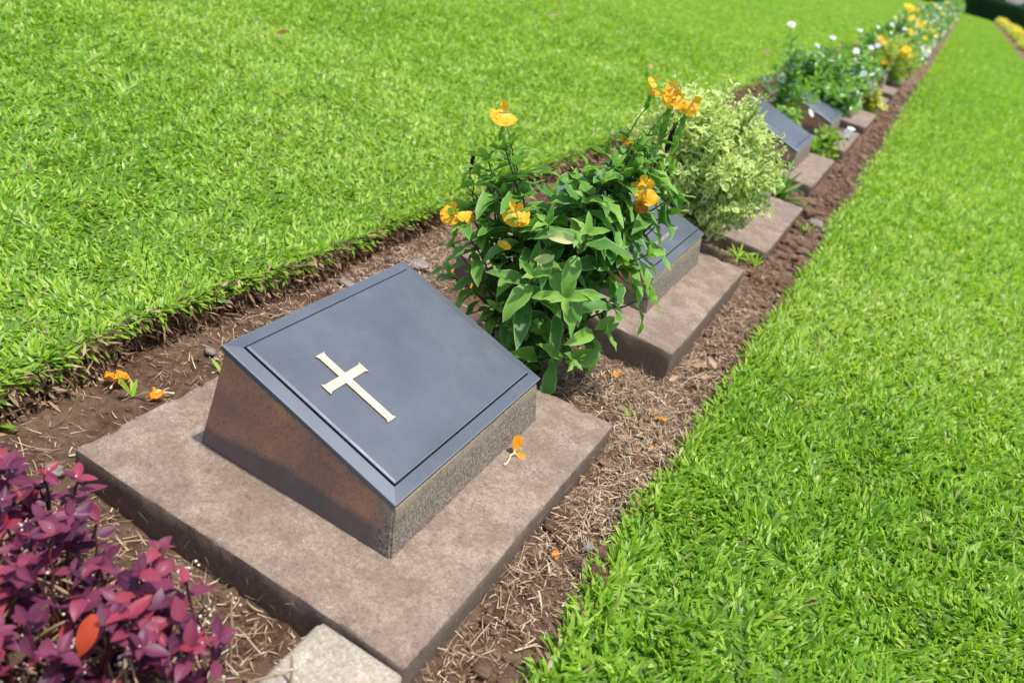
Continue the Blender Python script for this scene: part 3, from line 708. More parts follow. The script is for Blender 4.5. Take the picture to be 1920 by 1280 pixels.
cross_pl, CB = plant('flowering_plant', 'leafy green plant with orange yellow blossoms between the first and second markers', 'plant', (.285, .735, -.002), tips, .074, .036, 'crleaf', 'brownstem', r0=.0030, gap=.034, bare=(0, 3, 4, 5, 6, 7), start=.20, bend=.75, fold=.34, wave=.16, side=.28, spread=.024, prof='acum', tonefn=lambda t, n: np.clip(t+.08, 0, 1))
toCam = unit(CAM-np.array([.28, .72, .35]))
def crf(c, size=.046, ax=None, n=5, sc=.80, **kw):
    # a two lipped blossom: three broad spreading lobes below, two small upright ones above
    a = unit(np.array(ax if ax is not None else toCam*.8+np.array([0, 0, .5])+rng.normal(0, .2, 3)))
    dn = np.array([0, 0, -1.])+rng.normal(0, .25, 3); dn = unit(dn-a*np.dot(dn, a)); rt = np.cross(dn, a); size = size*sc
    ths = [-.85, 0, .85, 2.25, -2.25][:n] if n != 4 else [-.8, .1, .9, 2.4]; ths = np.array(ths)+rng.normal(0, .12, len(ths)); m = len(ths)
    low = np.abs(ths) < 1.5; d = np.cos(ths)[:, None]*dn+np.sin(ths)[:, None]*rt; cup = np.where(low, .12, .85)+rng.normal(0, .12, m)
    dd = d*np.cos(cup)[:, None]+a*np.sin(cup)[:, None]; nn = a*np.cos(cup)[:, None]-d*np.sin(cup)[:, None]
    V, F, e, al, per = leaves(np.array(c)-CB+d*size*.03, dd, nn, size*np.where(low, .62, .46)*rng.uniform(.85, 1.15, m), size*np.where(low, .60, .34)*rng.uniform(.85, 1.15, m), rows=8, cols=7, prof='lobe', bend=np.where(low, .55, -.3)*rng.uniform(.5, 1.4, m), fold=np.where(low, -.12, .45), wave=.15, wfreq=12)
    g = Geo(); g.add(V, F, tone=.5, edge=e, along=al); o = g.build('flower', M['orange'], cross_pl)
    td = np.array([0, 0, -1.])-a*.35; g = Geo(); V, F = tube(np.array([np.array(c)-CB+unit(td)*.02*t for t in (0, .4, 1)]), (.0028, .0016, .0013), 6); g.add(V, F); g.build('petal_tube', M['tube'], o)
    return o
def crf_old(c, size=.046, ax=None, n=5, sc=.80, **kw):
    a = unit(np.array(ax if ax is not None else toCam*.8+np.array([0, 0, .5])+rng.normal(0, .2, 3)))
    return put_flower(cross_pl, 'flower', np.array(c)-CB, a, size*sc, 'orange', tubelen=.02, tdir=np.array([0, 0, -1.])-a*.3, npet=n, fan=(2*PI if n > 4 else 1.05*n), start=rng.random()*6, wide=.60, wave=.17, cup=.22, prof='lobe', **kw)
crf((.138, .705, .448), .050, toCam+np.array([-.2, 0, .9]), 4)
crf((.120, .635, .275), .052, toCam+np.array([-.5, .2, .6]), 5); crf((.139, .642, .283), .034, toCam+np.array([.6, .3, .6]), 3)
crf((.224, .652, .316), .052, toCam+np.array([0, 0, .7]), 5); crf((.236, .655, .318), .03, toCam+np.array([.6, .5, .5]), 3)
crf((.393, .768, .402), .056, toCam+np.array([0, 0, .4]), 5); crf((.381, .774, .410), .032, toCam+np.array([-.8, 0, .8]), 3)
crf((.365, .826, .553), .036, toCam+np.array([-.4, 0, .5]), 4); crf((.374, .827, .545), .044, toCam+np.array([0, 0, .5]), 5); crf((.386, .831, .540), .036, toCam+np.array([.3, 0, .5]), 4); crf((.402, .838, .541), .040, toCam+np.array([.5, .2, .3]), 5)
crf((.326, .800, .462), .032, toCam+np.array([-.8, 0, .3]), 3); crf((.345, .808, .452), .026, toCam+np.array([.5, 0, .3]), 3)
crf((.339, .805, .558), .022, toCam+np.array([.2, 0, .9]), 4); crf((.343, .806, .545), .020, toCam+np.array([.6, 0, .1]), 4)
crf((.224, .645, .262), .026, toCam, 3)
o = put_flower(cross_pl, 'flower', np.array((.395, .770, .372))-CB, toCam+np.array([0, 0, -.6]), .032, 'wilt', npet=4, wide=.6, wave=.2, cup=1.0); o['label'] = 'wilted brown orange blossom'
# green bract spikes under the blossoms, and withered ones
def spike(parent, name, top, L, mat, B, n=14, w=.010, dr=(0, 0, 1)):
    dr = unit(dr); top = np.array(top)-B; b = top-dr*L; t = np.linspace(0, 1, n); a = np.arange(n)*PI/2*1.02+rng.normal(0, .2, n)
    pos = b+dr*(t*L*.85)[:, None]; d = np.stack([np.cos(a)*.45, np.sin(a)*.45, np.ones(n)*.9], 1)
    V, F, e, al, per = leaves(pos, d, np.stack([-np.cos(a), -np.sin(a), .4+0*a], 1), L*.34*(1.1-.4*t), w*(1.1-.4*t), rows=5, cols=3, prof='ellip', bend=-.25, fold=.3)
    g = Geo(); g.add(V, F, tone=per(np.full(n, .9)+rng.normal(0, .1, n)), edge=e, along=al); return g.build(name, M[mat], parent)
for top, L, dr in (((.372, .828, .537), .075, (.12, .05, 1)), ((.398, .838, .530), .085, (.15, .05, 1)), ((.339, .805, .538), .030, (.2, 0, 1)), ((.364, .815, .50), .03, (.2, 0, 1)), ((.333, .803, .452), .05, (.3, 0, 1)), ((.138, .709, .432), .035, (0, 0, 1)), ((.128, .641, .262), .035, (0, 0, 1)), ((.390, .771, .392), .04, (.1, 0, 1)), ((.226, .657, .305), .03, (0, 0, 1)), ((.30, .79, .45), .028, (.25, 0, 1)), ((.42, .82, .372), .03, (.1, 0, 1))):
    spike(cross_pl, 'bract_spike', top, L, 'crleaf', CB, 16 if L > .06 else 10, .011)
for top, L in (((.089, .723, .358), .035), ((.385, .845, .498), .055)):
    b = spike(cross_pl, 'withered_spike', top, L, 'deadbud', CB, 16, .010); 
    V, F = tube(stem_path((.12, .72, .25) if L < .04 else (.375, .82, .40), np.array(top)-np.array([0, 0, L]), 8)-CB, .0012, 5); g = Geo(); g.add(V, F); g.build('stem', M['deadbud'], cross_pl)
V, F, e, al, per = leaves([np.array((.345, .628, .318))-CB, np.array((.322, .620, .283))-CB], [unit(np.array([-.75, -.3, .10])), unit(np.array([-.7, -.2, -.4]))], [unit(toCam+np.array([0, 0, .6])), unit(toCam)], [.050, .040], [.027, .022], rows=9, cols=5, prof='acum', bend=[.9, .7], fold=[.45, .35], wave=.10, twist=.4)
g = Geo(); g.add(V, F, tone=.5, edge=e, along=al); o = g.build('leaf', M['paleleaf'], cross_pl); o['label'] = 'pale yellow green leaves amid darker ones'

# --- round cream variegated bush
def bush(name, label, cat, base, ctr, rad, ntip, leafL, mat, tonebias=.5, sprigs=0, lpt=14, low=-.85, round_=.9, group=None, ground=True):
    t = empty(name, base, label, cat, group); B = np.array(base, float); C0 = np.array(ctr)-B; R_ = np.array(rad)
    u = unit(rng.normal(0, 1, (ntip*2, 3))); u = u[u[:, 2] > low][:ntip]; n = len(u)
    lob = np.array([mnoise.noise(Vector(v)*2.1+Vector((ctr[1]*5, 0, 0))) for v in u]); rr = 1+.20*lob+rng.normal(0, .05, n); rr *= np.where(rng.random(n) < .3, rng.uniform(.6, .9, n), 1)
    tip = C0+u*R_*rr[:, None]
    sg = Geo()
    for i in range(0, n, max(1, n//70)):
        p = stem_path((rng.normal(0, .015), rng.normal(0, .015), 0), tip[i]*.98, 7, .3); V, F = tube(p, np.linspace(.0032, .0010, 7), 5); sg.add(V, F)
    LB = []; LD = []; T = []; LLn = []
    for i in range(n):
        dirv = unit(u[i]*np.array([1, 1, .8])+np.array([0, 0, .45])); m = lpt
        s = np.linspace(-.035, .012, m); a = np.arange(m)*2.4+rng.random()*6
        ref = unit(np.cross(dirv, [.2, .9, .3])); c = np.cross(dirv, ref)
        dr = np.cos(a)[:, None]*ref+np.sin(a)[:, None]*c
        LB.append(tip[i]+dirv*s[:, None]*(leafL/.017)+dr*.002); LD.append(unit(dr+dirv*np.linspace(.1, 1., m)[:, None]+rng.normal(0, .2, (m, 3))))
        T.append(np.full(m, tonebias+.25*mnoise.noise(Vector(tip[i])*14)+.12*u[i][2]+rng.normal(0, .10))); LLn.append(np.linspace(1.1, .6, m))
    LB = np.concatenate(LB); LD = np.concatenate(LD); T = np.concatenate(T); LLn = np.concatenate(LLn); k = len(LB)
    L = leafL*LLn*rng.uniform(.7, 1.2, k)
    V, F, e, al, per = leaves(LB, LD, np.array([[0, 0, 1.]])+rng.normal(0, .45, (k, 3)), L, L*rng.uniform(.6, .95, k)*round_, rows=4, cols=5, prof='round', bend=rng.normal(.5, .5, k), fold=rng.normal(.25, .2, k), wave=.06)
    g = Geo(); g.add(V, F, tone=per(np.clip(T+rng.normal(0, .13, k), 0, 1)), edge=e, along=al)
    if sprigs:
        q = rng.choice(n, sprigs); q = q[u[q][:, 2] > .05]; b = tip[q]; m = len(q)
        for j in range(m):
            p = bez(b[j], b[j]+u[q[j]]*.02+np.array([0, 0, .02]), b[j]+u[q[j]]*np.array([.035, .035, .02])+np.array([0, 0, rng.uniform(.02, .06)])+rng.normal(0, .008, 3), 6); V, F = tube(p, np.linspace(.0011, .0005, 6), 4); sg.add(V, F)
            mm = 12; ti = rng.uniform(.2, 1, mm); pp = np.stack([np.interp(ti, np.linspace(0, 1, 6), p[:, i]) for i in range(3)], 1)
            V, F, e, al, per = leaves(pp, unit(rng.normal(0, 1, (mm, 3))+np.array([0, 0, .8])), rng.normal(0, 1, (mm, 3)), rng.uniform(.006, .012, mm), rng.uniform(.004, .008, mm), rows=4, cols=5, prof='round', bend=.4)
            g.add(V, F, tone=per(rng.uniform(.6, 1, mm)), edge=e, along=al)
    g.build('foliage', M[mat], t); sg.build('branches', M['brownstem'], t)
    return t, B
bush('variegated_bush', 'round bush of tiny cream and green leaves between the second and third markers', 'bush', (.285, 1.66, 0), (.285, 1.655, .252), (.190, .170, .178), 440, .0300, 'varleaf', .58, 110, 12, -.92)

# --- strap leaved clump
def strap_clump(label, base, n, L, spread=.5, dry=.25):
    t = empty('strap_leaved_plant', base, label, 'plant'); az = rng.random(n)*6.28; el = rng.uniform(.35, 1.2, n)
    d = np.stack([np.cos(az)*np.cos(el), np.sin(az)*np.cos(el), np.sin(el)], 1); nn = np.stack([-np.cos(az)*np.sin(el), -np.sin(az)*np.sin(el), np.cos(el)], 1)
    V, F, e, al, per = leaves(rng.normal(0, .012, (n, 3))*np.array([1, 1, .1]), d, nn, L*rng.uniform(.6, 1.15, n), rng.uniform(.009, .017, n), rows=9, cols=3, prof='strap', bend=rng.uniform(.5, 1.9, n), fold=.3)
    tone = np.where(rng.random(n) < dry, rng.uniform(.85, 1, n), rng.uniform(.1, .65, n)); g = Geo(); g.add(V, F, tone=per(tone), edge=e, along=al); g.build('foliage', M['strap'], t)
    m = 26; az = rng.random(m)*6.28; el = rng.uniform(.1, .9, m); d = np.stack([np.cos(az)*np.cos(el), np.sin(az)*np.cos(el), np.sin(el)], 1); nn = np.stack([-np.cos(az)*np.sin(el), -np.sin(az)*np.sin(el), np.cos(el)], 1)
    V, F, e, al, per = leaves(rng.normal(0, .01, (m, 3))*np.array([1, 1, .1]), d, nn, L*rng.uniform(.6, 1.2, m), .003, rows=8, cols=2, prof='strap', bend=rng.uniform(.8, 2.4, m)); g = Geo(); g.add(V, F, tone=per(rng.uniform(.4, .9, m))); o = g.build('dry_blades', M['straw'], t); o['label'] = 'thin pale curling dead blades'
    return t
strap_clump('clump of green strap leaves with reddish tips and pale dead blades beside the fourth slab', (.425, 2.56, 0), 30, .20)

# --- periwinkles and other border plants behind
def vinca(label, base, tips, flowers, leafL=.050, group='white periwinkle plants in the row', petal='white', fs=.036, mat='vinca', extra=(), cat='plant', name='periwinkle_plant', lw=.42, **kw):
    t, B = plant(name, label, cat, base, tips, leafL, leafL*lw, mat, 'stem', r0=.0024, gap=.015, start=.12, prof='ellip', bend=.25, fold=.15, wave=.0, up=.5, side=.0, rows=5, spread=.03, tipcl=5, parts=False, group=group, **kw)
    for c in flowers:
        ax = unit(CAM-np.array(c))*.6+np.array([0, 0, .8])+rng.normal(0, .3, 3)
        put_flower(t, 'flower', np.array(c)-B, ax, fs, petal, npet=5, wide=.62, wave=.02, cup=.12, bend=.2, rows=5)
    return t
def rtips(base, n, rx, z0, z1, lean=(0, 0)):
    a = rng.random(n)*6.28; r = np.sqrt(rng.random(n))*rx; return [(base[0]+r[i]*math.cos(a[i])+lean[0], base[1]+.7*r[i]*math.sin(a[i])+lean[1], rng.uniform(z0, z1)*(1-.35*r[i]/rx)) for i in range(n)]
vinca('tall periwinkle with white blossoms, one long stalk rising over the lawn, before the fifth marker', (.20, 3.42, 0),
      [(.107, 3.365, .50), (.18, 3.392, .44), (.193, 3.397, .35), (.152, 3.382, .28), (.10, 3.36, .26), (.20, 3.40, .22)]+rtips((.17, 3.38), 30, .16, .10, .29)+[(.25, 3.52, .27), (.20, 3.56, .29), (.30, 3.50, .25), (.17, 3.60, .30), (.24, 3.62, .28)],
      [(.107, 3.362, .512), (.262, 3.422, .435), (.183, 3.39, .352), (.152, 3.38, .292), (.095, 3.36, .275), (.20, 3.395, .214), (.33, 3.36, .20)])
vinca('bushy dark leaved periwinkle dotted with white blossoms around the sixth marker', (.25, 4.23, 0),
      [(.198, 4.181, .44), (.319, 4.226, .40), (.22, 4.19, .33)]+rtips((.22, 4.12), 52, .25, .22, .46),
      [(.20, 4.175, .455), (.33, 4.22, .425), (.36, 4.235, .375), (.24, 4.12, .355), (.41, 4.2, .335), (.15, 4.12, .40)])
vinca('low periwinkle sprawling over the fifth slab with a white blossom', (.44, 3.50, 0),
      [(.40, 3.47, .14), (.50, 3.5, .12)]+rtips((.46, 3.50), 9, .09, .06, .18), [(.505, 3.50, .172), (.50, 3.48, .150)], mat='lime', tonefn=lambda t, n: np.clip(t*.55, 0, 1))
vinca('periwinkle with dark green leaves hanging over the seventh marker', (.28, 5.12, 0), rtips((.25, 5.08), 48, .24, .16, .42), [(.40, 5.08, .262), (.33, 5.1, .40)])
vinca('small lime yellow plant at the front of the seventh slab', (.46, 5.17, 0), rtips((.47, 5.15), 12, .09, .05, .20), [], mat='lime', leafL=.045, lw=.6, group=None, name='lime_plant', tonefn=lambda t, n: np.clip(t+.2, 0, 1))
vinca('small bright green leafy weed between the fourth and fifth slabs', (.44, 2.70, 0)if False else (.40, 3.385, 0), rtips((.40, 3.385), 7, .06, .05, .10), [], leafL=.035, lw=.6, group=None, name='leafy_weed', tonefn=lambda t, n: np.clip(t+.1, 0, .85))
vinca('periwinkle clump between the seventh and eighth markers', (.22, 5.98, 0), rtips((.20, 6.0), 40, .25, .20, .42), [(.15, 5.98, .42), (.3, 6.0, .36)])
bt, BB = bush('yellow_flowered_bush', 'pale green bush with one large yellow blossom behind the eighth marker', 'bush', (.36, 6.90, 0), (.38, 6.95, .22), (.20, .16, .17), 170, .030, 'lime', .60, 0, 12, -.8)
for c, s in (((.455, 6.82, .335), .075), ((.475, 6.82, .30), .06), ((.44, 6.83, .31), .06)): put_flower(bt, 'flower', np.array(c)-BB, unit(CAM-np.array(c))+np.array([0, 0, .9]), s, 'yellow', npet=7, wide=.6, wave=.12, cup=.5)
for c in ((.31, 6.80, .20), (.345, 6.8, .21), (.24, 6.8, .36), (.28, 6.8, .34)): put_flower(bt, 'flower', np.array(c)-BB, unit(CAM-np.array(c))+np.array([0, 0, .8]), .045, 'orange', npet=5, wide=.6, wave=.1, cup=.3)
vinca('periwinkle of small white blossoms beyond the yellow flowered bush', (.25, 7.85, 0), rtips((.26, 7.85), 52, .32, .20, .46), [(.10+.5*rng.random(), 7.75+.1*rng.random(), rng.uniform(.24, .46)) for _ in range(12)])
vinca('green plant carrying big yellow blossoms above the white ones', (.28, 8.75, 0), [(.245, 8.70, .56), (.40, 8.72, .50)]+rtips((.26, 8.75), 44, .30, .3, .52), [(.235, 8.66, .585), (.26, 8.66, .57), (.30, 8.66, .50), (.44, 8.7, .46), (.40, 8.7, .47), (.36, 8.65, .38)], petal='yellow', fs=.085, group=None, name='yellow_blossom_plant')
# the rest of the row runs together into one mass
g = Geo(); fw = Geo(); n = 15000
y = 9.4+41.5*rng.random(n)**1.5; x = rng.uniform(-.02, .56, n); h = (.30+.28*np.clip(fbm(y*1.1, 2+0*y, 3)*2+.5, 0, 1.4))*np.sqrt(np.clip(1-((x-.27)/.33)**2, .05, 1)); z = h*rng.random(n)**.6
s = 1+.055*(y-9); V, F, e, al, per = leaves(np.stack([x, y, z], 1), rng.normal(0, 1, (n, 3))+np.array([0, 0, .5]), rng.normal(0, .6, (n, 3))+np.array([0, 0, 1]), .05*s, .021*s, rows=3, cols=3, prof='ellip', bend=.3)
g.add(V, F, tone=per(np.clip(rng.normal(.5, .2, n)+fbm(x*3, y*1.5, 2)*.6, 0, 1)), edge=e, along=al, kindv=0.)
far = g.build('far_flower_row', M['vinca']); tag(far, 'blurred mass of leafy border plants running on to the hedge', 'border plants', None, 'stuff')
for nm, mt, cnt, zz, lab in (('far_blossoms', 'white', 420, 1.02, 'scattered white blossoms in the distant part of the flower row'), ('far_blossoms', 'yellow', 150, 1.1, 'scattered yellow blossoms in the distant part of the flower row')):
    g = Geo()
    for i in range(cnt):
        yy = 9.4+40*rng.random()**1.6; xx = rng.uniform(.0, .58); hh = (.30+.28*min(1.4, max(0, float(fbm(np.array([yy*1.1]), np.array([2.]), 3)[0])*2+.5)))*math.sqrt(max(.05, 1-((xx-.27)/.33)**2))
        c = np.array([xx, yy, hh*rng.uniform(.6, 1.05)*zz]); V, F, e, al, per = flower(c, unit(CAM-c)*.6+np.array([0, 0, .6])+rng.normal(0, .3, 3), (.040 if mt == 'white' else .055)*(1+.03*(yy-9)), rows=4, wave=.03); g.add(V, F, tone=.5, along=al)
    tag(g.build(nm, M[mt]), lab, 'blossoms', None, 'stuff')
# yellow clumps in the bed to the right
yl = 'low yellow leaved clump in the far bed right of the lawn strip'
proto = None
for i, yy in enumerate(np.arange(21, 51.5, 1.55)):
    if proto is None:
        proto, _ = bush('yellow_clump', yl, 'plant', (2.52, yy, 0), (2.52, yy, .13), (.24, .62, .15), 130, .075, 'lime', .8, 0, 7, -.5, group='yellow clumps in the far bed')
        for q in range(16):
            c = np.array([rng.uniform(-.2, .2), rng.uniform(-.5, .5), rng.uniform(.2, .29)]); put_flower(proto, 'flower', c, (-.1, -.5, .8), .085, 'yellow', npet=6, wide=.6, cup=.3, rows=4)
        o = proto
    else: o = copy_tree(proto)
    o.location = (2.50+rng.normal(0, .05), yy, 0); o.rotation_euler = (0, 0, rng.choice([0, PI])+rng.normal(0, .12)); sc = rng.uniform(.75, 1.1); o.scale = (1, sc, sc)

# --- purple leaved plants in the near corner
def purple():
    t = empty('purple_plant', (.15, -.17, 0), 'sprawling purple and magenta leaved plant in front of the nearest slab', 'plant'); B = np.array((.15, -.17, 0.))
    sg = Geo(); tw = Geo(); LB = []; LD = []; LN = []; LL = []; T = []; bud = Geo()
    tipsx = []
    while len(tipsx) < 300:
        x = rng.uniform(-.16, .45); y = rng.uniform(-.42, -.055)
        lim = -.070-.13*max(0, x-.12)**1.0-.22*max(0, x-.35)
        if y > lim+rng.normal(0, .006): continue
        if tipsx and min((x-a)**2+(y-b)**2 for a, b in tipsx) < .011**2: continue
        tipsx.append((x, y))
    for x, y in tipsx:
        h = rng.uniform(.055, .125)*(1 if y < -.09 else .85); tip = np.array([x, y, h]); b = np.array([x+rng.normal(0, .02), y+rng.normal(-.01, .02), -.005])
        p = stem_path(b, tip, 7, .5); V, F = tube(p-B, np.linspace(.0022, .0014, 7), 5); sg.add(V, F)
        ti = rng.normal(.36, .18); m = rng.integers(2, 4)
        for lv in range(m):
            zz = tip-np.array([0, 0, lv*rng.uniform(.014, .024)]); a0 = rng.random()*6.28+lv*1.57
            for q in range(2 if lv else rng.integers(3, 5)):
                a = a0+(q*PI if lv else q*1.6)+rng.normal(0, .25); el = rng.normal(.5 if lv == 0 else .15, .35)
                dr = np.array([math.cos(a)*math.cos(el), math.sin(a)*math.cos(el), math.sin(el)]); LB.append(zz); LD.append(dr); LN.append(unit(np.array([-math.cos(a)*math.sin(el), -math.sin(a)*math.sin(el), math.cos(el)])+rng.normal(0, .25, 3)))
                LL.append(rng.uniform(.6, 1.15)*(.75 if lv == 0 else 1.05)); T.append(ti+rng.normal(0, .17)+(.10 if lv == 0 else -.10))
        for q in range(rng.integers(2, 7)):
            c = tip+rng.normal(0, .004, 3)-np.array([0, 0, rng.uniform(0, .018)]); V, F = ico(1); bud.add(V*rng.uniform(.0006, .0013)+c-B, F)
    for i in range(520):   # dry twigs and old flower heads between the shoots
        x, y = tipsx[rng.integers(0, len(tipsx))]; b = np.array([x+rng.normal(0, .03), y+rng.normal(0, .03), 0]); tp = b+np.array([rng.normal(0, .035), rng.normal(0, .035), rng.uniform(.02, .085)])
        if tp[1] > -.05 or b[1] > -.05: continue
        V, F = tube(stem_path(b, tp, 5)-B, np.linspace(.0019, .0011, 5)*rng.uniform(.6, 1.4), 5); tw.add(V, F)
        for q in range(rng.integers(0, 7)):
            V, F = ico(1); bud.add(V*rng.uniform(.0009, .0020)+tp+rng.normal(0, .005, 3)-B, F)
    LB = np.array(LB)-B; n = len(LB); LL = np.array(LL)
    V, F, e, al, per = leaves(LB, np.array(LD), np.array(LN), LL*.033, LL*.0160*rng.uniform(.8, 1.25, n), rows=7, cols=5, prof='ovate', bend=rng.normal(.35, .45, n), fold=rng.normal(.22, .15, n), wave=.02, wfreq=9, twist=rng.normal(0, .3, n))
    g = Geo(); g.add(V, F, tone=per(np.clip(T, 0, 1)), edge=e, along=al); g.build('foliage', M['purple'], t); o = sg.build('stems', M['purplestem'], t); o['kind'] = 'stuff'; o = tw.build('dry_twigs', M['twig'], t); o['kind'] = 'stuff'
    o = bud.build('buds', M['bud'], t); o['kind'] = 'stuff'
    V, F, e, al, per = leaves([np.array((.262, -.178, .112))-B], [unit(np.array((.20, -.42, -.45)))], [unit(CAM-np.array((.26, -.18, .11)))], [.042], [.025], rows=10, cols=5, prof='acum', bend=.5, fold=.35, wave=.05)
    g = Geo(); g.add(V, F, tone=.6, edge=e, along=al); o = g.build('leaf', M['redleaf'], t); o['label'] = 'single bright orange red leaf'
purple()

# --- fallen blossoms, leaves, chips, weeds, stalks
def fallen(label, x, y, z, size, az, n=3, fan=2.6, tubel=.022, mat='fallen', cup=.35, group='fallen orange blossoms'):
    t = empty('fallen_blossom', (x, y, z), label, 'blossom', group)
    dr = np.array([math.cos(az), math.sin(az), .0])
    V, F, e, al, per = flower((0, 0, .003), (dr[0]*.3, dr[1]*.3, 1), size*.85, npet=n, fan=fan, cup=cup+rng.normal(0, .3), wide=.50, wave=.26, bend=rng.uniform(-.6, 1.3), start=rng.random()*6, rows=9, prof='lobe')
    g = Geo(); g.add(V, F, tone=.5, edge=e, along=al); g.build('petals', M[mat], t)
    if tubel:
        pts = np.array([[0, 0, .004], *[list(-dr*tubel*s+np.array([0, 0, .004-.002*s])+np.array([dr[1], -dr[0], 0])*.003*s*s) for s in (.35, .7, 1)]]); V, F = tube(pts, (.0018, .0012, .0012, .0021), 7); g = Geo(); g.add(V, F); g.build('petal_tube', M['tube'], t)
    return t
# the blossom lying on the nearest slab, built petal by petal
t = empty('fallen_blossom', (.4245, .405, SH), 'orange blossom with a pale tube lying on the bare front of the nearest slab', 'blossom', 'fallen orange blossoms')
V, F, e, al, per = leaves([(.0, .004, .003)]*3, [(-.25, .45, .62), (.55, .55, .10), (.75, .2, .05)], [(.72, -.55, .6), (-.1, -.1, 1), (.1, -.3, 1)], [.028, .020, .024], [.018, .013, .012], rows=8, cols=5, prof='obov', bend=(-.2, .5, .6), fold=(.45, -.3, -.2), wave=.08)
g = Geo(); g.add(V, F, tone=.5, edge=e, along=al); g.build('petals', M['fallen'], t)
V, F = tube(np.array([(.001, .006, .004), (-.002, -.004, .004), (.001, -.014, .003), (.002, -.024, .0022), (.0015, -.029, .0026)]), (.0024, .0017, .0013, .0018, .0026), 8); g = Geo(); g.add(V, F); g.build('petal_tube', M['tube'], t)
zf = lambda x, y: float(soil_z(np.array([x]), np.array([y]))[0])+.006
for a in (('orange blossom on the soil left of the slab, nearest the turf edge', -.131, .172, .046, 1.9, 4, 6.28), ('orange blossom on the soil touching the back corner of the nearest slab', -.068, .192, .046, 3.6, 3, 3.0), ('small orange petal by the far edge of the nearest slab below the leafy plant', .395, .700, .022, .4, 2, 2.), ('orange blossom on straw in front of the second slab, the longer of two together', .435, .845, .034, 2.5, 3, 4.), ('small rusty blossom on straw beside the longer one in front of the second slab', .420, .815, .020, .9, 3, 3.), ('orange blossom on straw right of the nearest slab, closest to the right lawn', .560, .760, .030, 2., 4, 5.), ('rusty orange blossom on straw at the lawn edge, middle of three beside the slab', .575, .665, .024, 1.2, 3, 4.), ('smallest orange petal on straw right of the nearest slab', .560, .635, .015, .3, 2, 2.5), ('orange brown petal alone on dark soil right of the slab near corner', .551, .311, .026, .2, 2, 2.), ('orange blossom caught on straw behind the nearest plaque under the leafy plant', -.005, .955, .045, 2.2, 4, 5.), ('curled orange blossom low among the stems of the leafy plant', .06, .90, .04, .5, 3, 3.)):
    lab, x, y, s, az, n, fan = a; fallen(lab, x, y, zf(x, y)+.004, s, az, n, fan, .022 if s > .04 else 0, 'fallen' if n > 2 else 'wilt')
def deadleaf(label, p, L, az, tone, name='fallen_leaf', w=.55):
    V, F, e, al, per = leaves([(0, 0, .006)], [(math.cos(az), math.sin(az), .12)], [(.2, -.2, 1)], [L], [L*w], rows=7, cols=5, prof='ovate', bend=-.5, fold=.5, wave=.1)
    g = Geo(); g.add(V, F, tone=tone, edge=e, along=al); o = g.build(name, M['deadleaf'], None); o.location = p; tag(o, label, 'leaf'); return o
deadleaf('curled red brown leaf lying on the left lawn', (-1.378, 1.873, .075), .05, .8, 0., w=.6)
deadleaf('pale dry leaf far out on the left lawn', (-1.436, 4.319, .075), .07, .3, 1.)
deadleaf('pale leaf on the left lawn behind the orange blossoms', (-.554, 3.765, .078), .05, 2., 1.)
deadleaf('small rust coloured leaf on the left lawn near the periwinkle stalk', (-.443, 6.09, .078), .07, 1., .2)
for lab, x, y, L, az in (('pinkish dry leaf upper left of several beside the second slab', .548, 1.02, .030, .3), ('pale pointed dry leaf on straw beside the second slab', .568, 1.03, .026, 1.6), ('tan round dry leaf lower of several beside the second slab', .575, .985, .024, .6), ('brown dry leaf closest to the lawn beside the second slab', .592, 1.04, .03, 2.6), ('slim tan dry leaf leaning near the front corner of the second slab', .53, .90, .026, 1.1)): deadleaf(lab, (x, y, zf(x, y)+.004), L, az, .9)
def stone(label, x, y, r, sq, seed, mat='chip', name='pebble', z=0.):
    V, F = lump((0, 0, 0), r, 3, .3, sq, seed); g = Geo(); g.add(V, F); o = g.build(name, M[mat]); o.location = (x, y, zf(x, y)+r*sq[2]*.4+z); return tag(o, label, 'stone')
stone('pale pebble on the soil beside the third slab', .590, 2.40, .022, (1.2, 1, .7), 3)
stone('flat grey stone chip on straw behind the nearest plaque corner', -.075, .905, .020, (1.3, 1.2, .22), 5, name='stone_chip')
stone('grey stone chip in the soil behind the middle of the nearest plaque', -.115, .705, .013, (1.5, .9, .3), 6, name='stone_chip')
stone('grey pebble beside the left corner of the nearest slab', -.020, -.012, .010, (1.4, .9, .6), 9)
stone('rounded brown pebble between the turf edge and the nearest slab', -.105, .33, .008, (1.4, 1, .6), 12)
stone('dark pebble on bare soil at the right lawn edge', .585, .36, .007, (1.3, 1, .7), 15)
def weed(label, x, y, n, L, z=0, W=.006):
    t = None; az = rng.random(n)*6.28; el = rng.uniform(.3, 1.2, n); d = np.stack([np.cos(az)*np.cos(el), np.sin(az)*np.cos(el), np.sin(el)], 1)
    V, F, e, al, per = leaves(np.zeros((n, 3)), d, np.array([[0, 0, 1.]])+rng.normal(0, .3, (n, 3)), L*rng.uniform(.6, 1.2, n), W, rows=5, cols=2, prof='blade', bend=rng.uniform(.1, 1, n)); g = Geo(); g.add(V, F, tone=per(rng.uniform(.4, .8, n))); o = g.build('weed', M['grass']); o.location = (x, y, zf(x, y)-.004); return tag(o, label, 'weed')
weed('tiny green weed sprouting in straw between the nearest two slabs', .505, .74, 7, .022)
weed('grassy weed against the near edge of the third slab', .46, 1.775, 16, .055)
weed('grassy weed at the front corner of the third slab', .515, 1.775, 14, .05)
weed('small weed on bare soil beside the third slab', .575, 2.28, 10, .05)
weed('broad green weed leaves at the left end of the cut turf', -.165, -.02, 9, .05, W=.014)
weed('single green blades on soil by the back corner of the nearest slab', -.09, .165, 5, .045)
weed('green blades by the back edge of the slab below the gilt cross plaque', -.045, .30, 4, .04)
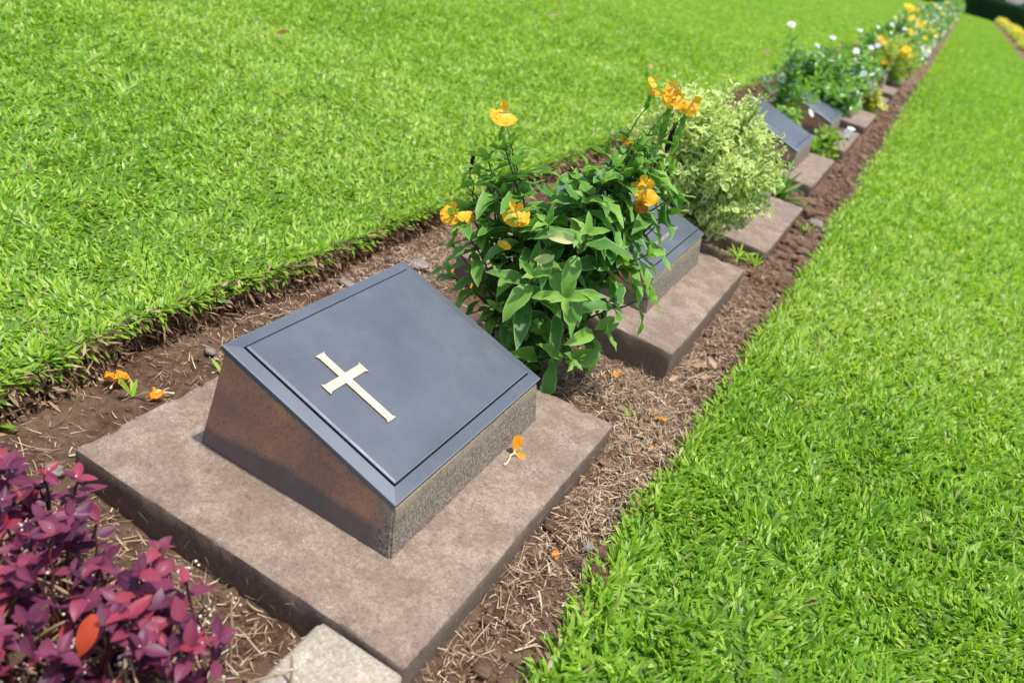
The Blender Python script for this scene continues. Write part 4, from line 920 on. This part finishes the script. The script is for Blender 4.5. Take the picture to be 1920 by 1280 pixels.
def stalk(label, x, y, H, lean, dark=True):
    t = empty('seed_stalk', (x, y, LAWN_Z), label, 'grass stalk', 'seed stalks in the left lawn'); p = bez((0, 0, 0), (lean[0]*.3, lean[1]*.3, H*.6), (lean[0], lean[1], H), 9)
    V, F = tube(p, np.linspace(.0012, .0007, 9), 5); g = Geo(); g.add(V, F); g.build('stem', M['stem'], t)
    m = 10; ti = np.linspace(.78, 1, m); pp = np.stack([np.interp(ti, np.linspace(0, 1, 9), p[:, i]) for i in range(3)], 1); V, F, e, al, per = leaves(pp, rng.normal(0, .35, (m, 3))+np.array([lean[0]*2, lean[1]*2, 1]), rng.normal(0, 1, (m, 3)), .012, .002, rows=3, cols=2, prof='ellip'); g = Geo(); g.add(V, F, tone=per(.2)); g.build('seed_head', M['straw'], t)
stalk('tallest dark seed stalk standing in the left lawn', -.738, .833, .115, (.02, .03)); stalk('thin leaning seed stalk right of the tallest one in the left lawn', -.702, 1.416, .075, (.02, .03)); stalk('short upright seed stalk between the other two in the left lawn', -.591, 1.187, .055, (0, .005))

# ------------------------------------------------------------------ far end: hedge, road, parked cars
t = empty('hedge', (0, 52.6, 0), 'long dark clipped hedge closing off the far end of the lawns', 'hedge')
bm = rough_box(-42, 42, -.45, .75, -.09, 1.0, .06, 40, .05, .0, 3); bm_obj('branches', bm, M['hedge'], t, True)
n = 26000; x = rng.uniform(-10, 14, n); f = rng.random(n) < .75; y = np.where(f, -.47+rng.normal(0, .03, n), rng.uniform(-.47, .7, n)); z = np.where(f, rng.uniform(-.02, 1.03, n), 1.01+rng.normal(0, .03, n))
V, F, e, al, per = leaves(np.stack([x, y, z], 1), rng.normal(0, 1, (n, 3)), np.array([[0, -1., .5]])+rng.normal(0, .6, (n, 3)), rng.uniform(.05, .10, n), rng.uniform(.03, .05, n), rows=3, cols=3, prof='ellip', bend=.3); g = Geo(); g.add(V, F, tone=per(rng.random(n)), edge=e, along=al); g.build('foliage', M['hedge'], t)
bm = bmesh.new()
for p in ((-60, 56, -.02), (60, 56, -.02), (60, 70, -.02), (-60, 70, -.02)): bm.verts.new(p)
bm.faces.new(bm.verts); tag(bm_obj('road', bm, M['asphalt']), 'grey asphalt road behind the far hedge', 'road', None, 'structure')
def car(label, x, y, paintm, van=False):
    t = empty('parked_car', (x, y, -.02), label, 'car', 'cars parked behind the hedge', rz=0)
    def extr(name, prof, w0, w1, mat, parent, bev=.04):
        bm = bmesh.new(); zs = [p[1] for p in prof]; z0, z1 = min(zs), max(zs); L = []
        for s in (-1, 1): L.append([bm.verts.new((p[0], s*(w0+(w1-w0)*(p[1]-z0)/(z1-z0))/2, p[1])) for p in prof])
        n = len(prof); bm.faces.new(L[0]); bm.faces.new(list(reversed(L[1])))
        for i in range(n): bm.faces.new((L[0][i], L[1][i], L[1][(i+1) % n], L[0][(i+1) % n]))
        bmesh.ops.recalc_face_normals(bm, faces=bm.faces); bmesh.ops.bevel(bm, geom=list(bm.edges), offset=bev, segments=2, affect='EDGES')
        return bm_obj(name, bm, mat, parent, True)
    h = .35 if van else 0
    extr('body', [(-2.1, .35), (-2.12, .72), (-1.95, .92), (-.9, .98), (1.5, 1.0), (2.1, .95), (2.15, .40)], 1.66, 1.72, paintm, t, .06)
    extr('cabin', [(-1.0, .96), (-.35, 1.42+h), (1.2, 1.46+h), (1.9 if van else 1.75, .98)], 1.60, 1.30, paintm, t, .05)
    for s in (-1, 1):
        for a, b, c, d in ((-.78, -.28, .42, .42), (.50, .50, 1.15, 1.50)):
            bm = bmesh.new(); z0, z1 = 1.02, 1.36+h; yy = lambda z: s*(.80-.15*(z-.96)/(.48+h)+.010)
            for px, pz in ((a, z0), (b, z1), (c, z1), (d, z0)): bm.verts.new((px, yy(pz), pz))
            bm.verts.ensure_lookup_table(); fc = bm.faces.new(bm.verts); r = bmesh.ops.solidify(bm, geom=[fc], thickness=.006); bm_obj('window', bm, M['glass'], t)
        for wx in (-1.3, 1.3):
            bm = bmesh.new(); bmesh.ops.create_cone(bm, cap_ends=True, segments=28, radius1=.32, radius2=.32, depth=.2, matrix=Matrix.Translation((wx, s*.80, .32)) @ Matrix.Rotation(PI/2, 4, 'X')); bmesh.ops.bevel(bm, geom=list(bm.edges), offset=.02, segments=2, affect='EDGES'); w = bm_obj('wheel', bm, M['rubber'], t)
            bm = bmesh.new(); bmesh.ops.create_cone(bm, cap_ends=True, segments=24, radius1=.20, radius2=.17, depth=.03, matrix=Matrix.Translation((wx, s*.912, .32)) @ Matrix.Rotation(-s*PI/2, 4, 'X')); bm_obj('rim', bm, M['alloy'], w)
        V, F = lump((-2.05, s*.62, .74), .13, 3, 0, (.5, 1, .55), 1); g = Geo(); g.add(V, F); g.build('headlight', M['lamp'], t)
    return t
car('pale silver van parked behind the hedge at the top right corner', 1.05, 61.5, M['silver'], True)
c_ = car('dark blue car parked behind the hedge at the right edge', 5.0, 64.8, M['navy']); c_.rotation_euler = (0, 0, PI)

# ------------------------------------------------------------------ camera, light, sky
cam = bpy.data.cameras.new('camera'); co = bpy.data.objects.new('camera', cam); link(co); scene.camera = co
R = Matrix(((.8540360957, -.4217322939, .3045721910), (.4614415690, .3438096340, -.8178426585), (.2401958068, .8390094206, .4882306489)))
co.matrix_world = Matrix.Translation(Vector(CAM)) @ R.to_4x4()
cam.sensor_width = 36; cam.lens = 1530.52/1920*36; cam.clip_start = .02; cam.clip_end = 2000
cam.dof.use_dof = True; cam.dof.focus_distance = 1.28; cam.dof.aperture_fstop = 4.2
sd = Vector((.22, .035, 1)).normalized()            # towards the sun
el = math.asin(sd.z); az = math.atan2(sd.x, sd.y)
sun = bpy.data.lights.new('sun', 'SUN'); sun.energy = 3.25; sun.angle = math.radians(2.); sun.color = (1, .965, .90)
so = bpy.data.objects.new('sun', sun); link(so); so.rotation_euler = sd.to_track_quat('Z', 'Y').to_euler()
w = bpy.data.worlds.new('World'); scene.world = w; w.use_nodes = True; nt = w.node_tree
sky = nt.nodes.new('ShaderNodeTexSky'); sky.sky_type = 'NISHITA'; sky.sun_disc = False; sky.sun_elevation = el; sky.sun_rotation = az; sky.air_density = 1.0; sky.dust_density = 2.0
bg = nt.nodes['Background']; bg.inputs[1].default_value = .15; nt.links.new(sky.outputs[0], bg.inputs[0])
scene.view_settings.view_transform = 'Standard'; scene.view_settings.look = 'None'; scene.view_settings.exposure = .55; scene.view_settings.gamma = 1
scene.render.engine = 'CYCLES'; scene.cycles.max_bounces = 8; scene.cycles.use_denoising = True
